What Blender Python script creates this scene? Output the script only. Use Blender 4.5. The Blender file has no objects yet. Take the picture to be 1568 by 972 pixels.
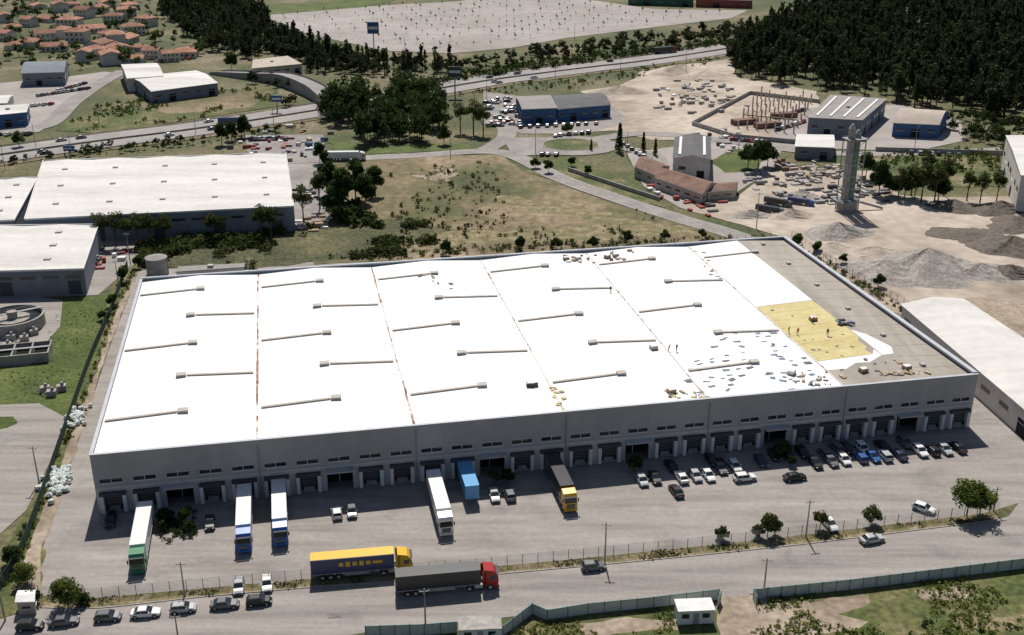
import bpy, math, random
import numpy as np
from mathutils import Vector, Matrix, noise as mnoise
random.seed(7)
sc = bpy.context.scene
# ------------------------------------------------------------------ survey
# Ground survey: photograph measurements -> metres on the (flat) site.
H, TH, F, CX, CY = 108.0, math.radians(22.5), 1676.0, 784.0, 486.0
def g(u, v, z=0.0):
    a, b = (u-CX)/F, (v-CY)/F
    t = (H-z)/(math.sin(TH)+b*math.cos(TH))
    return (a*t, t*(math.cos(TH)-b*math.sin(TH)))
def G(l, z=0.0): return [g(u, v, z) for u, v in l]
# ------------------------------------------------------------------ materials
def mat(name, cols, scale=0.05, rough=0.9, fine=None, famt=0.3, bump=0.0, metal=0.0,
        stretch=None, rot=0.0, transl=0.0, rnd=0.0, spec=0.3, blot=None):
    m = bpy.data.materials.new(name); m.use_nodes = True
    nt = m.node_tree; N = nt.nodes; L = nt.links
    b = N['Principled BSDF']; b.inputs['Roughness'].default_value = rough
    b.inputs['Metallic'].default_value = metal
    b.inputs['Specular IOR Level'].default_value = spec
    if isinstance(cols, tuple):
        cols = [(0, tuple(c*0.88 for c in cols)), (1, tuple(min(1, c*1.1) for c in cols))]
    geo = N.new('ShaderNodeNewGeometry'); src = geo.outputs['Position']
    if stretch:
        mp = N.new('ShaderNodeMapping'); mp.inputs['Rotation'].default_value = (0, 0, rot)
        mp.inputs['Scale'].default_value = stretch
        L.new(src, mp.inputs['Vector']); src2 = mp.outputs['Vector']
    else: src2 = src
    nz = N.new('ShaderNodeTexNoise'); nz.inputs['Scale'].default_value = scale
    nz.inputs['Detail'].default_value = 7; nz.inputs['Roughness'].default_value = 0.62
    L.new(src2, nz.inputs['Vector'])
    rp = N.new('ShaderNodeValToRGB'); L.new(nz.outputs['Fac'], rp.inputs['Fac'])
    els = rp.color_ramp.elements
    while len(els) < len(cols): els.new(0.5)
    for e, (p, c) in zip(els, cols):
        e.position = 0.32+0.36*p; e.color = (*c, 1)
    out = rp.outputs['Color']
    def scaleby(out, fac, lo, hi, a, b_):
        mr = N.new('ShaderNodeMapRange'); mr.inputs[1].default_value = lo; mr.inputs[2].default_value = hi
        mr.inputs[3].default_value = a; mr.inputs[4].default_value = b_
        L.new(fac, mr.inputs[0])
        mx = N.new('ShaderNodeVectorMath'); mx.operation = 'SCALE'
        L.new(out, mx.inputs[0]); L.new(mr.outputs[0], mx.inputs['Scale']); return mx.outputs[0]
    if fine:
        n2 = N.new('ShaderNodeTexNoise'); n2.inputs['Scale'].default_value = fine
        n2.inputs['Detail'].default_value = 4; L.new(src, n2.inputs['Vector'])
        out = scaleby(out, n2.outputs['Fac'], .3, .7, 1-famt, 1+famt)
    if blot:   # large stains (scale, amount)
        n4 = N.new('ShaderNodeTexNoise'); n4.inputs['Scale'].default_value = blot[0]
        n4.inputs['Detail'].default_value = 5; n4.inputs['Distortion'].default_value = .6; L.new(src, n4.inputs['Vector'])
        out = scaleby(out, n4.outputs['Fac'], .56, .70, 1, 1-blot[1])
    if rnd:
        oi = N.new('ShaderNodeObjectInfo'); out = scaleby(out, oi.outputs['Random'], 0, 1, 1-rnd, 1+rnd)
    L.new(out, b.inputs['Base Color'])
    if bump:
        bp = N.new('ShaderNodeBump'); bp.inputs['Strength'].default_value = bump
        bp.inputs['Distance'].default_value = 0.3
        n3 = N.new('ShaderNodeTexNoise'); n3.inputs['Scale'].default_value = (fine or 1)
        n3.inputs['Detail'].default_value = 5
        L.new(src, n3.inputs['Vector']); L.new(n3.outputs['Fac'], bp.inputs['Height'])
        L.new(bp.outputs[0], b.inputs['Normal'])
    if transl:
        b.inputs['Specular IOR Level'].default_value = .12
        tr = N.new('ShaderNodeBsdfTranslucent'); L.new(out, tr.inputs['Color'])
        ms = N.new('ShaderNodeMixShader'); ms.inputs[0].default_value = transl
        L.new(b.outputs[0], ms.inputs[1]); L.new(tr.outputs[0], ms.inputs[2])
        L.new(ms.outputs[0], N['Material Output'].inputs['Surface'])
    return m
RB = math.radians(11.2)
M = {}
M['base'] = mat('scrub_ground', [(0,(.045,.062,.02)),(.4,(.08,.09,.035)),(.7,(.135,.12,.06)),(1,(.22,.185,.125))], .02, fine=.6, famt=.45, bump=.3)
M['yard'] = mat('yard_concrete', [(0,(.225,.205,.187)),(.4,(.285,.261,.24)),(.7,(.32,.294,.272)),(1,(.36,.332,.308))], .35, fine=.9, famt=.09, stretch=(.12,.9,1), rot=-RB, blot=(.09,.2))
M['street'] = mat('street_asphalt', [(0,(.21,.191,.175)),(.5,(.285,.26,.24)),(1,(.35,.32,.296))], .3, fine=1.3, famt=.09, stretch=(.08,1.1,1), rot=-math.radians(12), blot=(.12,.18))
M['patch'] = mat('asphalt_patch', (.19,.175,.162), .5, fine=2, famt=.2)
M['road'] = mat('road_asphalt', [(0,(.22,.20,.185)),(1,(.33,.305,.285))], .1, fine=.6, famt=.12, blot=(.05,.2))
M['hw'] = mat('highway_asphalt', [(0,(.25,.235,.23)),(1,(.34,.32,.31))], .05, fine=.4, famt=.08)
M['paint'] = mat('road_paint', (.52,.51,.48), .8, fine=3, famt=.3)
M['kerb'] = mat('kerb_stone', (.36,.335,.305), .8, fine=3, famt=.2)
M['lawn'] = mat('lawn_grass', [(0,(.045,.068,.015)),(.5,(.072,.10,.02)),(1,(.12,.14,.04))], .09, fine=1.2, famt=.4, bump=.4)
M['grass'] = mat('rough_grass', [(0,(.045,.065,.018)),(.4,(.08,.098,.028)),(.7,(.14,.13,.055)),(1,(.27,.215,.145))], .07, fine=.9, famt=.45, bump=.4)
M['field'] = mat('dry_field', [(0,(.06,.07,.025)),(.25,(.10,.10,.04)),(.5,(.16,.13,.07)),(.8,(.24,.185,.115)),(1,(.32,.25,.17))], .022, fine=.35, famt=.35, bump=.4)
M['scrub'] = mat('scrub_field', [(0,(.04,.048,.018)),(.5,(.075,.078,.032)),(1,(.15,.13,.065))], .06, fine=.7, famt=.5, bump=.5)
M['weed'] = mat('dry_weeds', [(0,(.085,.10,.03)),(.5,(.20,.165,.085)),(1,(.31,.25,.165))], .3, fine=1.5, famt=.4, bump=.4)
M['sand'] = mat('sandy_ground', [(0,(.24,.195,.15)),(.35,(.37,.31,.25)),(.6,(.44,.375,.31)),(1,(.52,.45,.38))], .03, fine=.25, famt=.16, bump=.2, blot=(.02,.3))
M['dirt'] = mat('dirt_ground', [(0,(.19,.15,.105)),(.5,(.31,.25,.19)),(1,(.42,.35,.28))], .08, fine=.8, famt=.25, bump=.3)
M['lot'] = mat('parking_asphalt', [(0,(.27,.24,.22)),(1,(.38,.345,.325))], .012, fine=.1, famt=.12)
M['gravel'] = mat('gravel_heap', [(0,(.26,.235,.21)),(1,(.38,.345,.31))], .2, fine=1.2, famt=.3, bump=.6)
M['darkheap'] = mat('dark_soil_heap', (.13,.11,.09), .2, fine=1, famt=.3, bump=.6)
M['white'] = mat('white_roof_membrane', [(0,(.74,.735,.73)),(.5,(.81,.805,.80)),(1,(.87,.865,.86))], .05, rough=.55, fine=.5, famt=.02)
M['whiteold'] = mat('old_white_roof', [(0,(.52,.505,.48)),(.5,(.63,.61,.58)),(1,(.71,.69,.66))], .06, fine=.5, famt=.06, stretch=(.25,1.5,1))
M['beige'] = mat('old_roof_sheet', [(0,(.27,.24,.205)),(.5,(.34,.307,.265)),(1,(.41,.37,.32))], .12, fine=.7, famt=.07, stretch=(1.4,.12,1), rot=-RB)
M['yellow'] = mat('insulation_foam_yellow', [(0,(.50,.42,.19)),(1,(.62,.53,.28))], .2, fine=1, famt=.08)
M['rust'] = mat('rust_gutter', [(0,(.62,.58,.55)),(.35,(.42,.32,.28)),(.6,(.24,.10,.07)),(1,(.15,.065,.05))], .33, fine=2, famt=.3)
M['rustlite'] = mat('gutter_faint', [(0,(.72,.70,.68)),(.6,(.62,.58,.54)),(.8,(.36,.24,.18)),(1,(.25,.14,.10))], .4, fine=2, famt=.2)
M['strip'] = mat('ridge_vent', (.46,.42,.375), .6, fine=3, famt=.12)
M['vent'] = mat('vent_metal', (.42,.41,.40), .7, rough=.5)
M['wall'] = mat('facade_panel', [(0,(.36,.34,.345)),(1,(.43,.41,.41))], .12, fine=.5, famt=.05, stretch=(1,1,.25))
M['walllow'] = mat('facade_lower', (.50,.475,.47), .2, fine=1, famt=.06)
M['cap'] = mat('parapet_cap', (.46,.48,.52), .4, rough=.5)
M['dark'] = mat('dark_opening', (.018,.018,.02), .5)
M['glass'] = mat('dark_glass', (.02,.025,.03), .5, rough=.12, spec=.6)
M['frame'] = mat('white_trim', (.72,.71,.70), .7)
M['grey'] = mat('grey_metal', (.30,.30,.31), .5, rough=.6)
M['dgrey'] = mat('dark_grey', (.07,.07,.075), .5, rough=.7)
M['rubber'] = mat('tyre_rubber', (.02,.02,.02), 1)
M['blue_w'] = mat('blue_cladding', (.06,.13,.26), .2, fine=1, famt=.1)
M['bluegrey'] = mat('bluegrey_wall', (.19,.215,.25), .2, fine=.7, famt=.08)
M['wallwhite'] = mat('rendered_wall_white', (.60,.57,.53), .2, fine=1, famt=.08)
M['wallbeige'] = mat('rendered_wall_beige', (.45,.39,.33), .2, fine=1, famt=.1)
M['terra'] = mat('terracotta_tiles', [(0,(.22,.10,.065)),(1,(.40,.21,.14))], .3, fine=1.5, famt=.2, rnd=.3)
M['brownroof'] = mat('weathered_tile_roof', [(0,(.12,.075,.06)),(1,(.27,.16,.12))], .25, fine=1.5, famt=.25)
M['darkroof'] = mat('dark_sheet_roof', (.12,.12,.125), .2, fine=.7, famt=.15)
M['greyroof'] = mat('grey_sheet_roof', (.28,.265,.25), .15, fine=.7, famt=.12)
M['conc'] = mat('concrete', [(0,(.28,.26,.24)),(1,(.40,.375,.35))], .3, fine=1.2, famt=.15)
M['bark'] = mat('bark', (.10,.075,.055), 2)
M['lf_d'] = mat('leaf_dark', [(0,(.016,.028,.010)),(.5,(.03,.05,.016)),(1,(.055,.08,.025))], .35, transl=.3, rnd=.25)
M['lf_m'] = mat('leaf_mid', [(0,(.028,.05,.012)),(.5,(.055,.09,.022)),(1,(.095,.135,.035))], .4, transl=.35, rnd=.3)
M['lf_y'] = mat('leaf_spring', [(0,(.09,.12,.025)),(.5,(.15,.18,.04)),(1,(.24,.26,.07))], .5, transl=.4, rnd=.15)
M['lf_o'] = mat('leaf_olive', [(0,(.055,.058,.022)),(.5,(.10,.098,.038)),(1,(.16,.15,.065))], .4, transl=.35, rnd=.2)
M['fo_d'] = mat('forest_dark', [(0,(.014,.022,.010)),(.5,(.028,.038,.016)),(1,(.05,.06,.026))], .04, transl=.3)
M['fo_m'] = mat('forest_mid', [(0,(.026,.036,.015)),(.5,(.045,.06,.024)),(1,(.08,.09,.036))], .04, transl=.3)
M['fencegreen'] = mat('fence_green', (.05,.075,.06), 1)
M['fencewire'] = mat('fence_wire', (.16,.16,.15), 1, rough=.5)
M['panel'] = mat('site_hoarding', [(0,(.42,.46,.44)),(1,(.58,.60,.58))], .4, fine=2, famt=.1)
M['paneltop'] = mat('hoarding_rail', (.12,.22,.21), .5)
M['bag'] = mat('rubbish_bag', [(0,(.30,.45,.40)),(.5,(.62,.66,.64)),(1,(.75,.76,.75))], 1.5)
M['wood'] = mat('timber', (.36,.27,.18), .7, fine=3, famt=.25)
M['boardb'] = mat('board_bluegrey', (.20,.23,.30), 1)
M['red'] = mat('red_paint', (.30,.06,.05), .5, rough=.4)
M['water'] = mat('dark_water', (.02,.025,.02), .5, rough=.1)
M['greensign'] = mat('green_cladding', (.05,.13,.09), .1)
M['silogreen'] = mat('silo_greygreen', (.16,.24,.21), .3, fine=1, famt=.15)
M['redlamp'] = mat('red_lamp', (.4,.02,.02), 1, rough=.2)
def paint(n, c, r=.28):
    M[n] = mat('paint_'+n, [(0, c), (1, tuple(x*1.04 for x in c))], .5, rough=r, spec=.5); return M[n]
for n, c in dict(c_white=(.72,.72,.71), c_silver=(.40,.41,.42), c_grey=(.13,.135,.145), c_black=(.016,.017,.02), c_blue=(.03,.10,.30),
                 c_navy=(.02,.035,.075), c_red=(.35,.02,.02), c_green=(.03,.22,.10), t_blue=(.03,.13,.42), t_yellow=(.72,.42,.02),
                 t_lblue=(.10,.33,.60), t_navy=(.035,.05,.13), t_black=(.03,.032,.036), t_white=(.74,.735,.72)).items(): paint(n, c)
# ------------------------------------------------------------------ mesh helpers
class MB:
    def __init__(s): s.v=[]; s.f=[]; s.m=[]; s.mats=[]
    def mi(s, k):
        if k not in s.mats: s.mats.append(k)
        return s.mats.index(k)
    def add(s, vs, fs, k):
        o=len(s.v); s.v += [tuple(p) for p in vs]; i=s.mi(k)
        for f in fs: s.f.append([a+o for a in f]); s.m.append(i)
    def box(s, c, d, k, rot=0.0, tilt=0.0):
        hx,hy,hz=d[0]/2,d[1]/2,d[2]/2; R=Matrix.Rotation(rot,3,'Z')@Matrix.Rotation(tilt,3,'Y'); C=Vector(c)
        vs=[C+R@Vector((x*hx,y*hy,z*hz)) for z in(-1,1) for x,y in((-1,-1),(1,-1),(1,1),(-1,1))]
        s.add(vs,[(3,2,1,0),(4,5,6,7),(0,1,5,4),(1,2,6,5),(2,3,7,6),(3,0,4,7)],k)
    def prism(s, poly, z0, z1, k, ktop=None):
        n=len(poly)
        s.add([(x,y,z0) for x,y in poly]+[(x,y,z1) for x,y in poly],[(i,(i+1)%n,(i+1)%n+n,i+n) for i in range(n)],k)
        s.add([(x,y,z1) for x,y in poly],[list(range(n))],ktop or k)
    def cyl(s, a, b, r0, r1, n, k, caps=True):
        a=Vector(a); b=Vector(b); d=(b-a).normalized(); q=d.to_track_quat('Z','Y')
        vs=[a+q@Vector((r0*math.cos(t*2*math.pi/n),r0*math.sin(t*2*math.pi/n),0)) for t in range(n)]
        vs+=[b+q@Vector((r1*math.cos(t*2*math.pi/n),r1*math.sin(t*2*math.pi/n),0)) for t in range(n)]
        fs=[(i,(i+1)%n,(i+1)%n+n,i+n) for i in range(n)]
        if caps: fs+=[list(range(n))[::-1],list(range(n,2*n))]
        s.add(vs,fs,k)
    def mesh(s, name):
        me=bpy.data.meshes.new(name); me.from_pydata(s.v,[],s.f)
        for k in s.mats: me.materials.append(M[k])
        me.polygons.foreach_set('material_index', s.m); me.update(); return me
    def obj(s, name, loc=(0,0,0), rz=0, parent=None):
        return put(s.mesh(name), name, loc, rz, parent)
def put(me, name, loc=(0,0,0), rz=0, parent=None, sc_=1):
    o=bpy.data.objects.new(name, me); o.location=loc; o.rotation_euler=(0,0,rz)
    if sc_!=1: o.scale=(sc_,sc_,sc_) if not isinstance(sc_,tuple) else sc_
    bpy.context.collection.objects.link(o)
    if parent: o.parent=parent
    return o
def empty(name, loc=(0,0,0)):
    o=bpy.data.objects.new(name,None); o.location=loc; o.empty_display_size=1
    bpy.context.collection.objects.link(o); return o
def qmesh(name, V, Q, MI, mats):
    me=bpy.data.meshes.new(name); n=len(Q)
    me.vertices.add(len(V)); me.vertices.foreach_set('co', np.asarray(V,dtype=np.float32).ravel())
    me.loops.add(n*4); me.loops.foreach_set('vertex_index', np.asarray(Q,dtype=np.int32).ravel())
    me.polygons.add(n); me.polygons.foreach_set('loop_start', np.arange(0,n*4,4,dtype=np.int32))
    me.polygons.foreach_set('loop_total', np.full(n,4,dtype=np.int32))
    for k in mats: me.materials.append(M[k])
    me.polygons.foreach_set('material_index', np.asarray(MI,dtype=np.int32)); me.update(calc_edges=True); me.validate(); return me
# ------------------------------------------------------------------ ground sheets
ZC=[0.0]
def nextz(): ZC[0]+=0.005; return ZC[0]
def jag(P, amt, step):
    out=[]; n=len(P)
    for i in range(n):
        a=Vector(P[i]); b=Vector(P[(i+1)%n]); L=(b-a).length; k=max(1,min(40,int(L/step)))
        nrm=Vector((-(b-a).y,(b-a).x)).normalized() if L>0 else Vector((0,0))
        for j in range(k):
            p=a.lerp(b,j/k)+nrm*(random.uniform(-amt,amt) if j else 0); out.append((p.x,p.y))
    return out
def patch(name, px, k, j=0.0, step=3.0, world=False):
    P=px if world else G(px)
    if j: P=jag(P,j,step)
    z=nextz(); mb=MB(); mb.add([(x,y,z) for x,y in P],[list(range(len(P)))],k)
    o=mb.obj(name)
    if o.data.polygons[0].normal.z<0: o.data.flip_normals()
    return o
def catm(P, n=8):
    P=[Vector(p) for p in P]; out=[]
    for i in range(len(P)-1):
        p0=P[max(0,i-1)]; p1=P[i]; p2=P[i+1]; p3=P[min(len(P)-1,i+2)]
        for j in range(n):
            t=j/n; out.append(.5*((2*p1)+(p2-p0)*t+(2*p0-5*p1+4*p2-p3)*t*t+(3*p1-p0-3*p2+p3)*t**3))
    out.append(P[-1]); return out
def offs(P, d):
    out=[]
    for i,p in enumerate(P):
        t=(P[min(i+1,len(P)-1)]-P[max(i-1,0)]).normalized(); out.append(p+Vector((-t.y,t.x))*d)
    return out
def ribbon(mb, P, w, z, k, off=0.0):
    A=offs(P,off+w/2); B=offs(P,off-w/2); n=len(P); zz=z if callable(z) else (lambda i:z)
    mb.add([(p.x,p.y,zz(i)) for i,p in enumerate(A)]+[(p.x,p.y,zz(i)) for i,p in enumerate(B)],[(n+i,n+i+1,i+1,i) for i in range(n-1)],k)
def dashes(mb, P, w, z, k, off=0, on=3, gap=5):
    Q=offs(P,off); d=0; nxt=0
    for a,b in zip(Q[:-1],Q[1:]):
        L=(b-a).length
        if L<1e-6: continue
        while nxt<d+L:
            t0=(nxt-d)/L; t1=min(1,(nxt+on-d)/L); p=a.lerp(b,t0); q=a.lerp(b,t1); t=(b-a).normalized(); n=Vector((-t.y,t.x))*w/2
            mb.add([(*(p-n),z),(*(q-n),z),(*(q+n),z),(*(p+n),z)],[(0,1,2,3)],k); nxt+=on+gap
        d+=L
def wallalong(mb, P, w, z0, z1, k, off=0):
    A=offs(P,off+w/2); B=offs(P,off-w/2); n=len(P)
    mb.add([(*p,z0) for p in A]+[(*p,z0) for p in B]+[(*p,z1) for p in A]+[(*p,z1) for p in B],
      [(i,i+1,2*n+i+1,2*n+i) for i in range(n-1)]+
      [(n+i+1,n+i,3*n+i,3*n+i+1) for i in range(n-1)]+[(3*n+i,3*n+i+1,2*n+i+1,2*n+i) for i in range(n-1)]+
      [(0,2*n,3*n,n),(n-1,2*n-1,4*n-1,3*n-1)],k)
def road(name, px, w, k='road', mark=True, n=8):
    P=catm(G(px),n); z=nextz(); mb=MB(); ribbon(mb,P,w,z,k)
    if mark:
        z2=nextz(); ribbon(mb,P,.12,z2,'paint',w/2-.5); ribbon(mb,P,.12,z2,'paint',-w/2+.5); dashes(mb,P,.12,z2,'paint')
    return mb.obj(name), P
mb=MB(); gx=[-3000,-2000,-1400,-1000]+list(range(-800,801,50))+[1000,1400,2000,3000]; gy=list(range(-100,1401,50))+[1600,2000,2600,3500,5000]; nx=len(gx)
mb.add([(x,y,-.03) for y in gy for x in gx],[(j*nx+i,j*nx+i+1,(j+1)*nx+i+1,(j+1)*nx+i) for j in range(len(gy)-1) for i in range(nx-1)],'base'); mb.obj('ground')
FENCE=[(60,912),(140,916),(300,902),(480,886),(640,876),(730,870),(850,859),(1000,844),(1120,832),(1240,818),(1400,799),(1500,787),(1530,779)]
KERB=[(60,930),(150,931),(300,915),(480,899),(700,884),(850,871),(1000,857),(1120,845),(1240,832),(1400,812),(1490,801),(1528,795)]
patch('yard_pavement', FENCE[::-1]+[(62,850),(112,700),(165,540),(212,415),(700,380),(1205,365),(1300,420),(1500,548),(1568,600),(1700,690),(1700,760),(1560,770)], 'yard')
patch('street_pavement', [(-60,945),(0,948)]+KERB+[(1545,790),(1560,770),(1700,740),(1700,842),(1568,862),(1150,912),(1000,926),(820,940),(560,968),(380,1000),(-60,1060)], 'street')
patch('grass_verge', FENCE+KERB[::-1], 'weed', .25, 2)
patch('roadside_grass', [(-60,1200),(-60,945),(0,946),(60,930),(60,905),(70,840),(40,845),(0,870),(-60,900)], 'grass', .3, 2)
patch('meadow', [(1152,914),(1300,900),(1440,883),(1568,868),(1700,850),(1700,1100),(1150,1100)], 'grass', .3, 2)
patch('dirt_patch', [(1100,912),(1152,912),(1230,920),(1330,912),(1322,930),(1280,940),(1330,952),(1300,966),(1200,975),(1230,1000),(1090,1000),(1090,940)], 'dirt', .8, 1.5)
patch('dirt_patch', [(1400,905),(1470,900),(1500,912),(1430,922)], 'dirt', .8, 1.5)
patch('dirt_patch', [(1450,950),(1568,940),(1568,960),(1480,972)], 'weed', .8, 1.5)
patch('grass_strip', [(770,962),(835,943),(1035,924),(1100,914),(1100,1000),(760,1010)], 'grass', .4, 2)
patch('dirt_patch', [(880,955),(960,945),(1035,948),(1040,965),(900,975)], 'dirt', .6, 2)
patch('asphalt_repair', [(500,940),(522,938),(524,945),(503,947)], 'patch')
patch('dirt_strip', [(40,845),(100,690),(150,540),(196,425),(212,415),(165,540),(112,700),(62,850),(62,905),(20,905)], 'dirt', .4, 3)
patch('weed_strip', [(0,905),(0,870),(40,780),(85,690),(105,640),(130,590),(165,455),(205,405),(208,420),(180,470),(150,560),(100,690),(45,835),(30,900)], 'grass', .5, 3)
patch('lawn', [(-40,625),(-40,560),(40,560),(70,520),(95,460),(168,452),(150,540),(118,610),(98,640),(60,618)], 'lawn', .3, 4)
patch('service_pavement', [(-60,430),(60,455),(96,460),(92,500),(70,525),(45,560),(-60,565)], 'yard')
patch('access_pavement', [(-60,622),(60,618),(104,641),(84,692),(40,782),(0,818),(-60,860)], 'street')
patch('lawn', [(-60,640),(20,638),(28,648),(10,656),(-60,668)], 'lawn', .3, 3)
patch('industrial_pavement', [(-80,330),(150,345),(235,365),(200,410),(150,452),(60,455),(-80,440)], 'yard')
patch('industrial_pavement', [(375,207),(495,206),(500,250),(515,340),(440,360),(440,240),(380,238)], 'road')
patch('dry_field', [(500,248),(640,240),(768,236),(800,262),(900,298),(1000,328),(1110,360),(1150,368),(900,390),(700,395),(480,405),(470,350),(520,320),(505,300)], 'field', 1, 6)
patch('scrub_field', [(215,372),(440,352),(600,335),(700,352),(700,380),(500,400),(380,412),(215,410)], 'scrub', 1, 5)
patch('bare_earth', [(620,264),(660,270),(690,258),(700,268),(680,278),(650,275)], 'dirt', 1.5, 2)
patch('bare_earth', [(560,380),(640,366),(700,352),(800,356),(900,344),(1040,345),(1080,358),(980,362),(900,372),(800,366),(700,378),(590,390)], 'weed', 2, 3)
patch('bare_earth', [(760,300),(860,310),(960,335),(1010,345),(940,345),(860,328),(780,318)], 'weed', 2.5, 4)
patch('sand_yard', [(1040,318),(1130,300),(1170,265),(1240,258),(1340,262),(1380,300),(1450,302),(1700,300),(1700,470),(1500,460),(1380,462),(1280,415),(1205,365),(1160,352)], 'sand', 1, 6)
patch('dirt_strip', [(1210,366),(1380,462),(1500,455),(1700,480),(1700,560),(1500,545),(1300,440)], 'dirt', 1, 6)
patch('sand_yard', [(860,205),(905,150),(960,125),(1010,104),(1120,90),(1128,118),(1250,140),(1260,170),(1240,205),(1180,222),(1120,215),(1000,215),(940,200)], 'sand', 1, 8)
patch('grass_field', [(1335,232),(1700,225),(1700,290),(1420,285),(1340,262)], 'grass', 1, 6)
patch('industrial_pavement', [(740,140),(800,148),(940,165),(965,185),(900,205),(800,205),(740,190)], 'road')
patch('industrial_pavement', [(1190,175),(1240,165),(1380,160),(1470,185),(1480,215),(1400,232),(1180,225)], 'lot')
patch('industrial_pavement', [(960,235),(1120,212),(1200,225),(1180,262),(1120,300),(1040,318),(985,285)], 'lot')
patch('grass_field', [(800,262),(870,240),(930,262),(1000,300),(1020,318),(900,295)], 'grass', 1, 6)
patch('lawn', [(500,212),(560,222),(690,220),(760,228),(640,233),(520,238)], 'lawn', 1, 6)
patch('lawn', [(1085,248),(1130,228),(1180,232),(1160,262),(1110,265)], 'lawn', 1, 6)
patch('grass_field', [(85,200),(160,160),(340,137),(425,135),(440,160),(300,182),(160,205)], 'grass', 1, 10)
patch('dry_verge', [(200,160),(340,140),(420,140),(380,165),(260,175)], 'field', 1, 8)
patch('industrial_pavement', [(-80,135),(100,118),(160,110),(178,112),(120,150),(80,190),(60,202),(-80,215)], 'lot')
patch('car_park', [(398,24),(480,16),(560,10),(700,2),(745,-4),(890,-2),(1000,14),(1145,16),(1120,28),(1000,42),(870,58),(780,74),(690,82),(590,78),(470,52)], 'lot')
patch('sports_field', [(385,10),(560,-2),(640,-8),(560,11),(398,24)], 'lawn')
patch('field_far', [(-200,-20),(380,-20),(380,-60),(-200,-60)], 'field')
road('service_road', [(380,250),(510,244),(640,238),(740,232),(790,240),(860,274),(950,306),(1040,335),(1130,362),(1200,395),(1330,480),(1450,560)], 8)
road('town_road', [(190,108),(150,130),(110,158),(75,190),(20,200),(-80,206)], 9, mark=False)
hwP=[(-140,258),(0,238),(150,217),(300,198),(470,172),(560,157),(640,142),(760,122),(900,104),(1000,92),(1140,70),(1260,44),(1380,10)]
P=catm(G(hwP),10); z=nextz(); mb=MB(); ribbon(mb,P,36,z,'field'); z=nextz()
for sgn in(1,-1): ribbon(mb,P,12,z,'hw',sgn*7.6)
z=nextz()
for sgn in(1,-1):
    ribbon(mb,P,.25,z,'paint',sgn*2.4); ribbon(mb,P,.25,z,'paint',sgn*12.2); dashes(mb,P,.25,z,'paint',sgn*6,4,8)
mb.obj('highway'); HWP=P
mb=MB(); wallalong(mb,P,.25,.05,.85,'conc'); mb.obj('highway_median_barrier')
for sgn in (1,-1):
    mb=MB(); wallalong(mb,P,.08,.45,.8,'vent',sgn*14.5)
    for q in offs(P,sgn*14.5): mb.box((q.x,q.y,.3),(.12,.12,.6),'vent')
    mb.obj('guard_rail')
rp=catm(G([(330,112),(400,122),(440,130),(480,146),(505,160),(540,170)]),6); mb=MB()
n=len(rp); hz=lambda i: 0.3+5.0*math.sin(math.pi*i/(n-1))
ribbon(mb,rp,9,hz,'hw'); A=offs(rp,4.5);B=offs(rp,-4.5)
for S_ in(A,B):
    mb.add([(p.x,p.y,0) for p in S_]+[(p.x,p.y,hz(i)+.9) for i,p in enumerate(S_)],[(i,i+1,n+i+1,n+i) for i in range(n-1)],'conc')
mb.obj('overpass_bridge')
def ell(u,v,a,b,n=40):
    c=Vector(g(u,v)); return [(c.x+a*math.cos(t*2*math.pi/n),c.y+b*math.sin(t*2*math.pi/n)) for t in range(n)]
road('service_road', [(740,232),(775,210),(770,190),(750,170)], 8, mark=False)
road('service_road', [(905,222),(960,228),(1000,238),(1010,250)], 7, mark=False)
road('service_road', [(905,215),(980,205),(1080,212),(1180,226),(1300,236),(1470,232),(1600,228)], 8, mark=False)
patch('roundabout_road', ell(874,223,20,17), 'road', world=True)
patch('service_apron', [(770,212),(850,210),(860,236),(785,240)], 'road')
patch('roundabout_island', ell(874,222,11.5,10), 'grass', world=True)
mb=MB(); K=[Vector(p) for p in ell(874,222,11.5,10)]; wallalong(mb,K+[K[0]],.3,.1,.45,'kerb'); mb.obj('roundabout_kerb')
mb=MB(); P=catm(G(KERB),6); wallalong(mb,P,.2,.0,.13,'kerb'); mb.obj('street_kerb')
mb=MB(); P=catm(G([(1700,850),(1568,864),(1440,879),(1300,895),(1150,914)]),6); wallalong(mb,P,.25,.0,.14,'kerb',-.8); mb.obj('street_kerb')
# ------------------------------------------------------------------ main warehouse
O=Vector((-74.3,168.5)); ea=math.radians(11.06); eb=math.radians(101.95)
EX=Vector((math.cos(ea),math.sin(ea))); EY=Vector((math.cos(eb),math.sin(eb))); LW,DW,HW=172.5,91.0,11.95
def st(u,v,z=11.8):
    p=Vector(g(u,v,z))-O; det=EX.x*EY.y-EX.y*EY.x
    return ((p.x*EY.y-p.y*EY.x)/det,(EX.x*p.y-EX.y*p.x)/det)
def wl(s,t,z): return (EX.x*s+EY.x*t, EX.y*s+EY.y*t, z)
def wbox(mb,s0,s1,t0,t1,z0,z1,k):
    vs=[wl(s,t,z) for z in(z0,z1) for s,t in((s0,t0),(s1,t0),(s1,t1),(s0,t1))]
    mb.add(vs,[(3,2,1,0),(4,5,6,7),(0,1,5,4),(1,2,6,5),(2,3,7,6),(3,0,4,7)],k)
NB=6; BW=LW/NB; ZV,ZR=11.3,12.0
def rz(s):
    a=(s%BW)/BW; return ZV+(ZR-ZV)*(1-abs(2*a-1))
W=empty('warehouse',(O.x,O.y,0))
mb=MB()
nm=30; mw=LW/nm
wbox(mb,0,LW,0,.4,7.0,HW,'wall'); wbox(mb,0,LW,0,.4,5.0,6.1,'wall'); wbox(mb,0,LW,.4,.41,6.1,7.0,'glass')
for i in range(nm+1):
    s=i*mw; wbox(mb,max(0,s-.95),min(LW,s+.95),0,.4,6.1,7.0,'wall')
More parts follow.
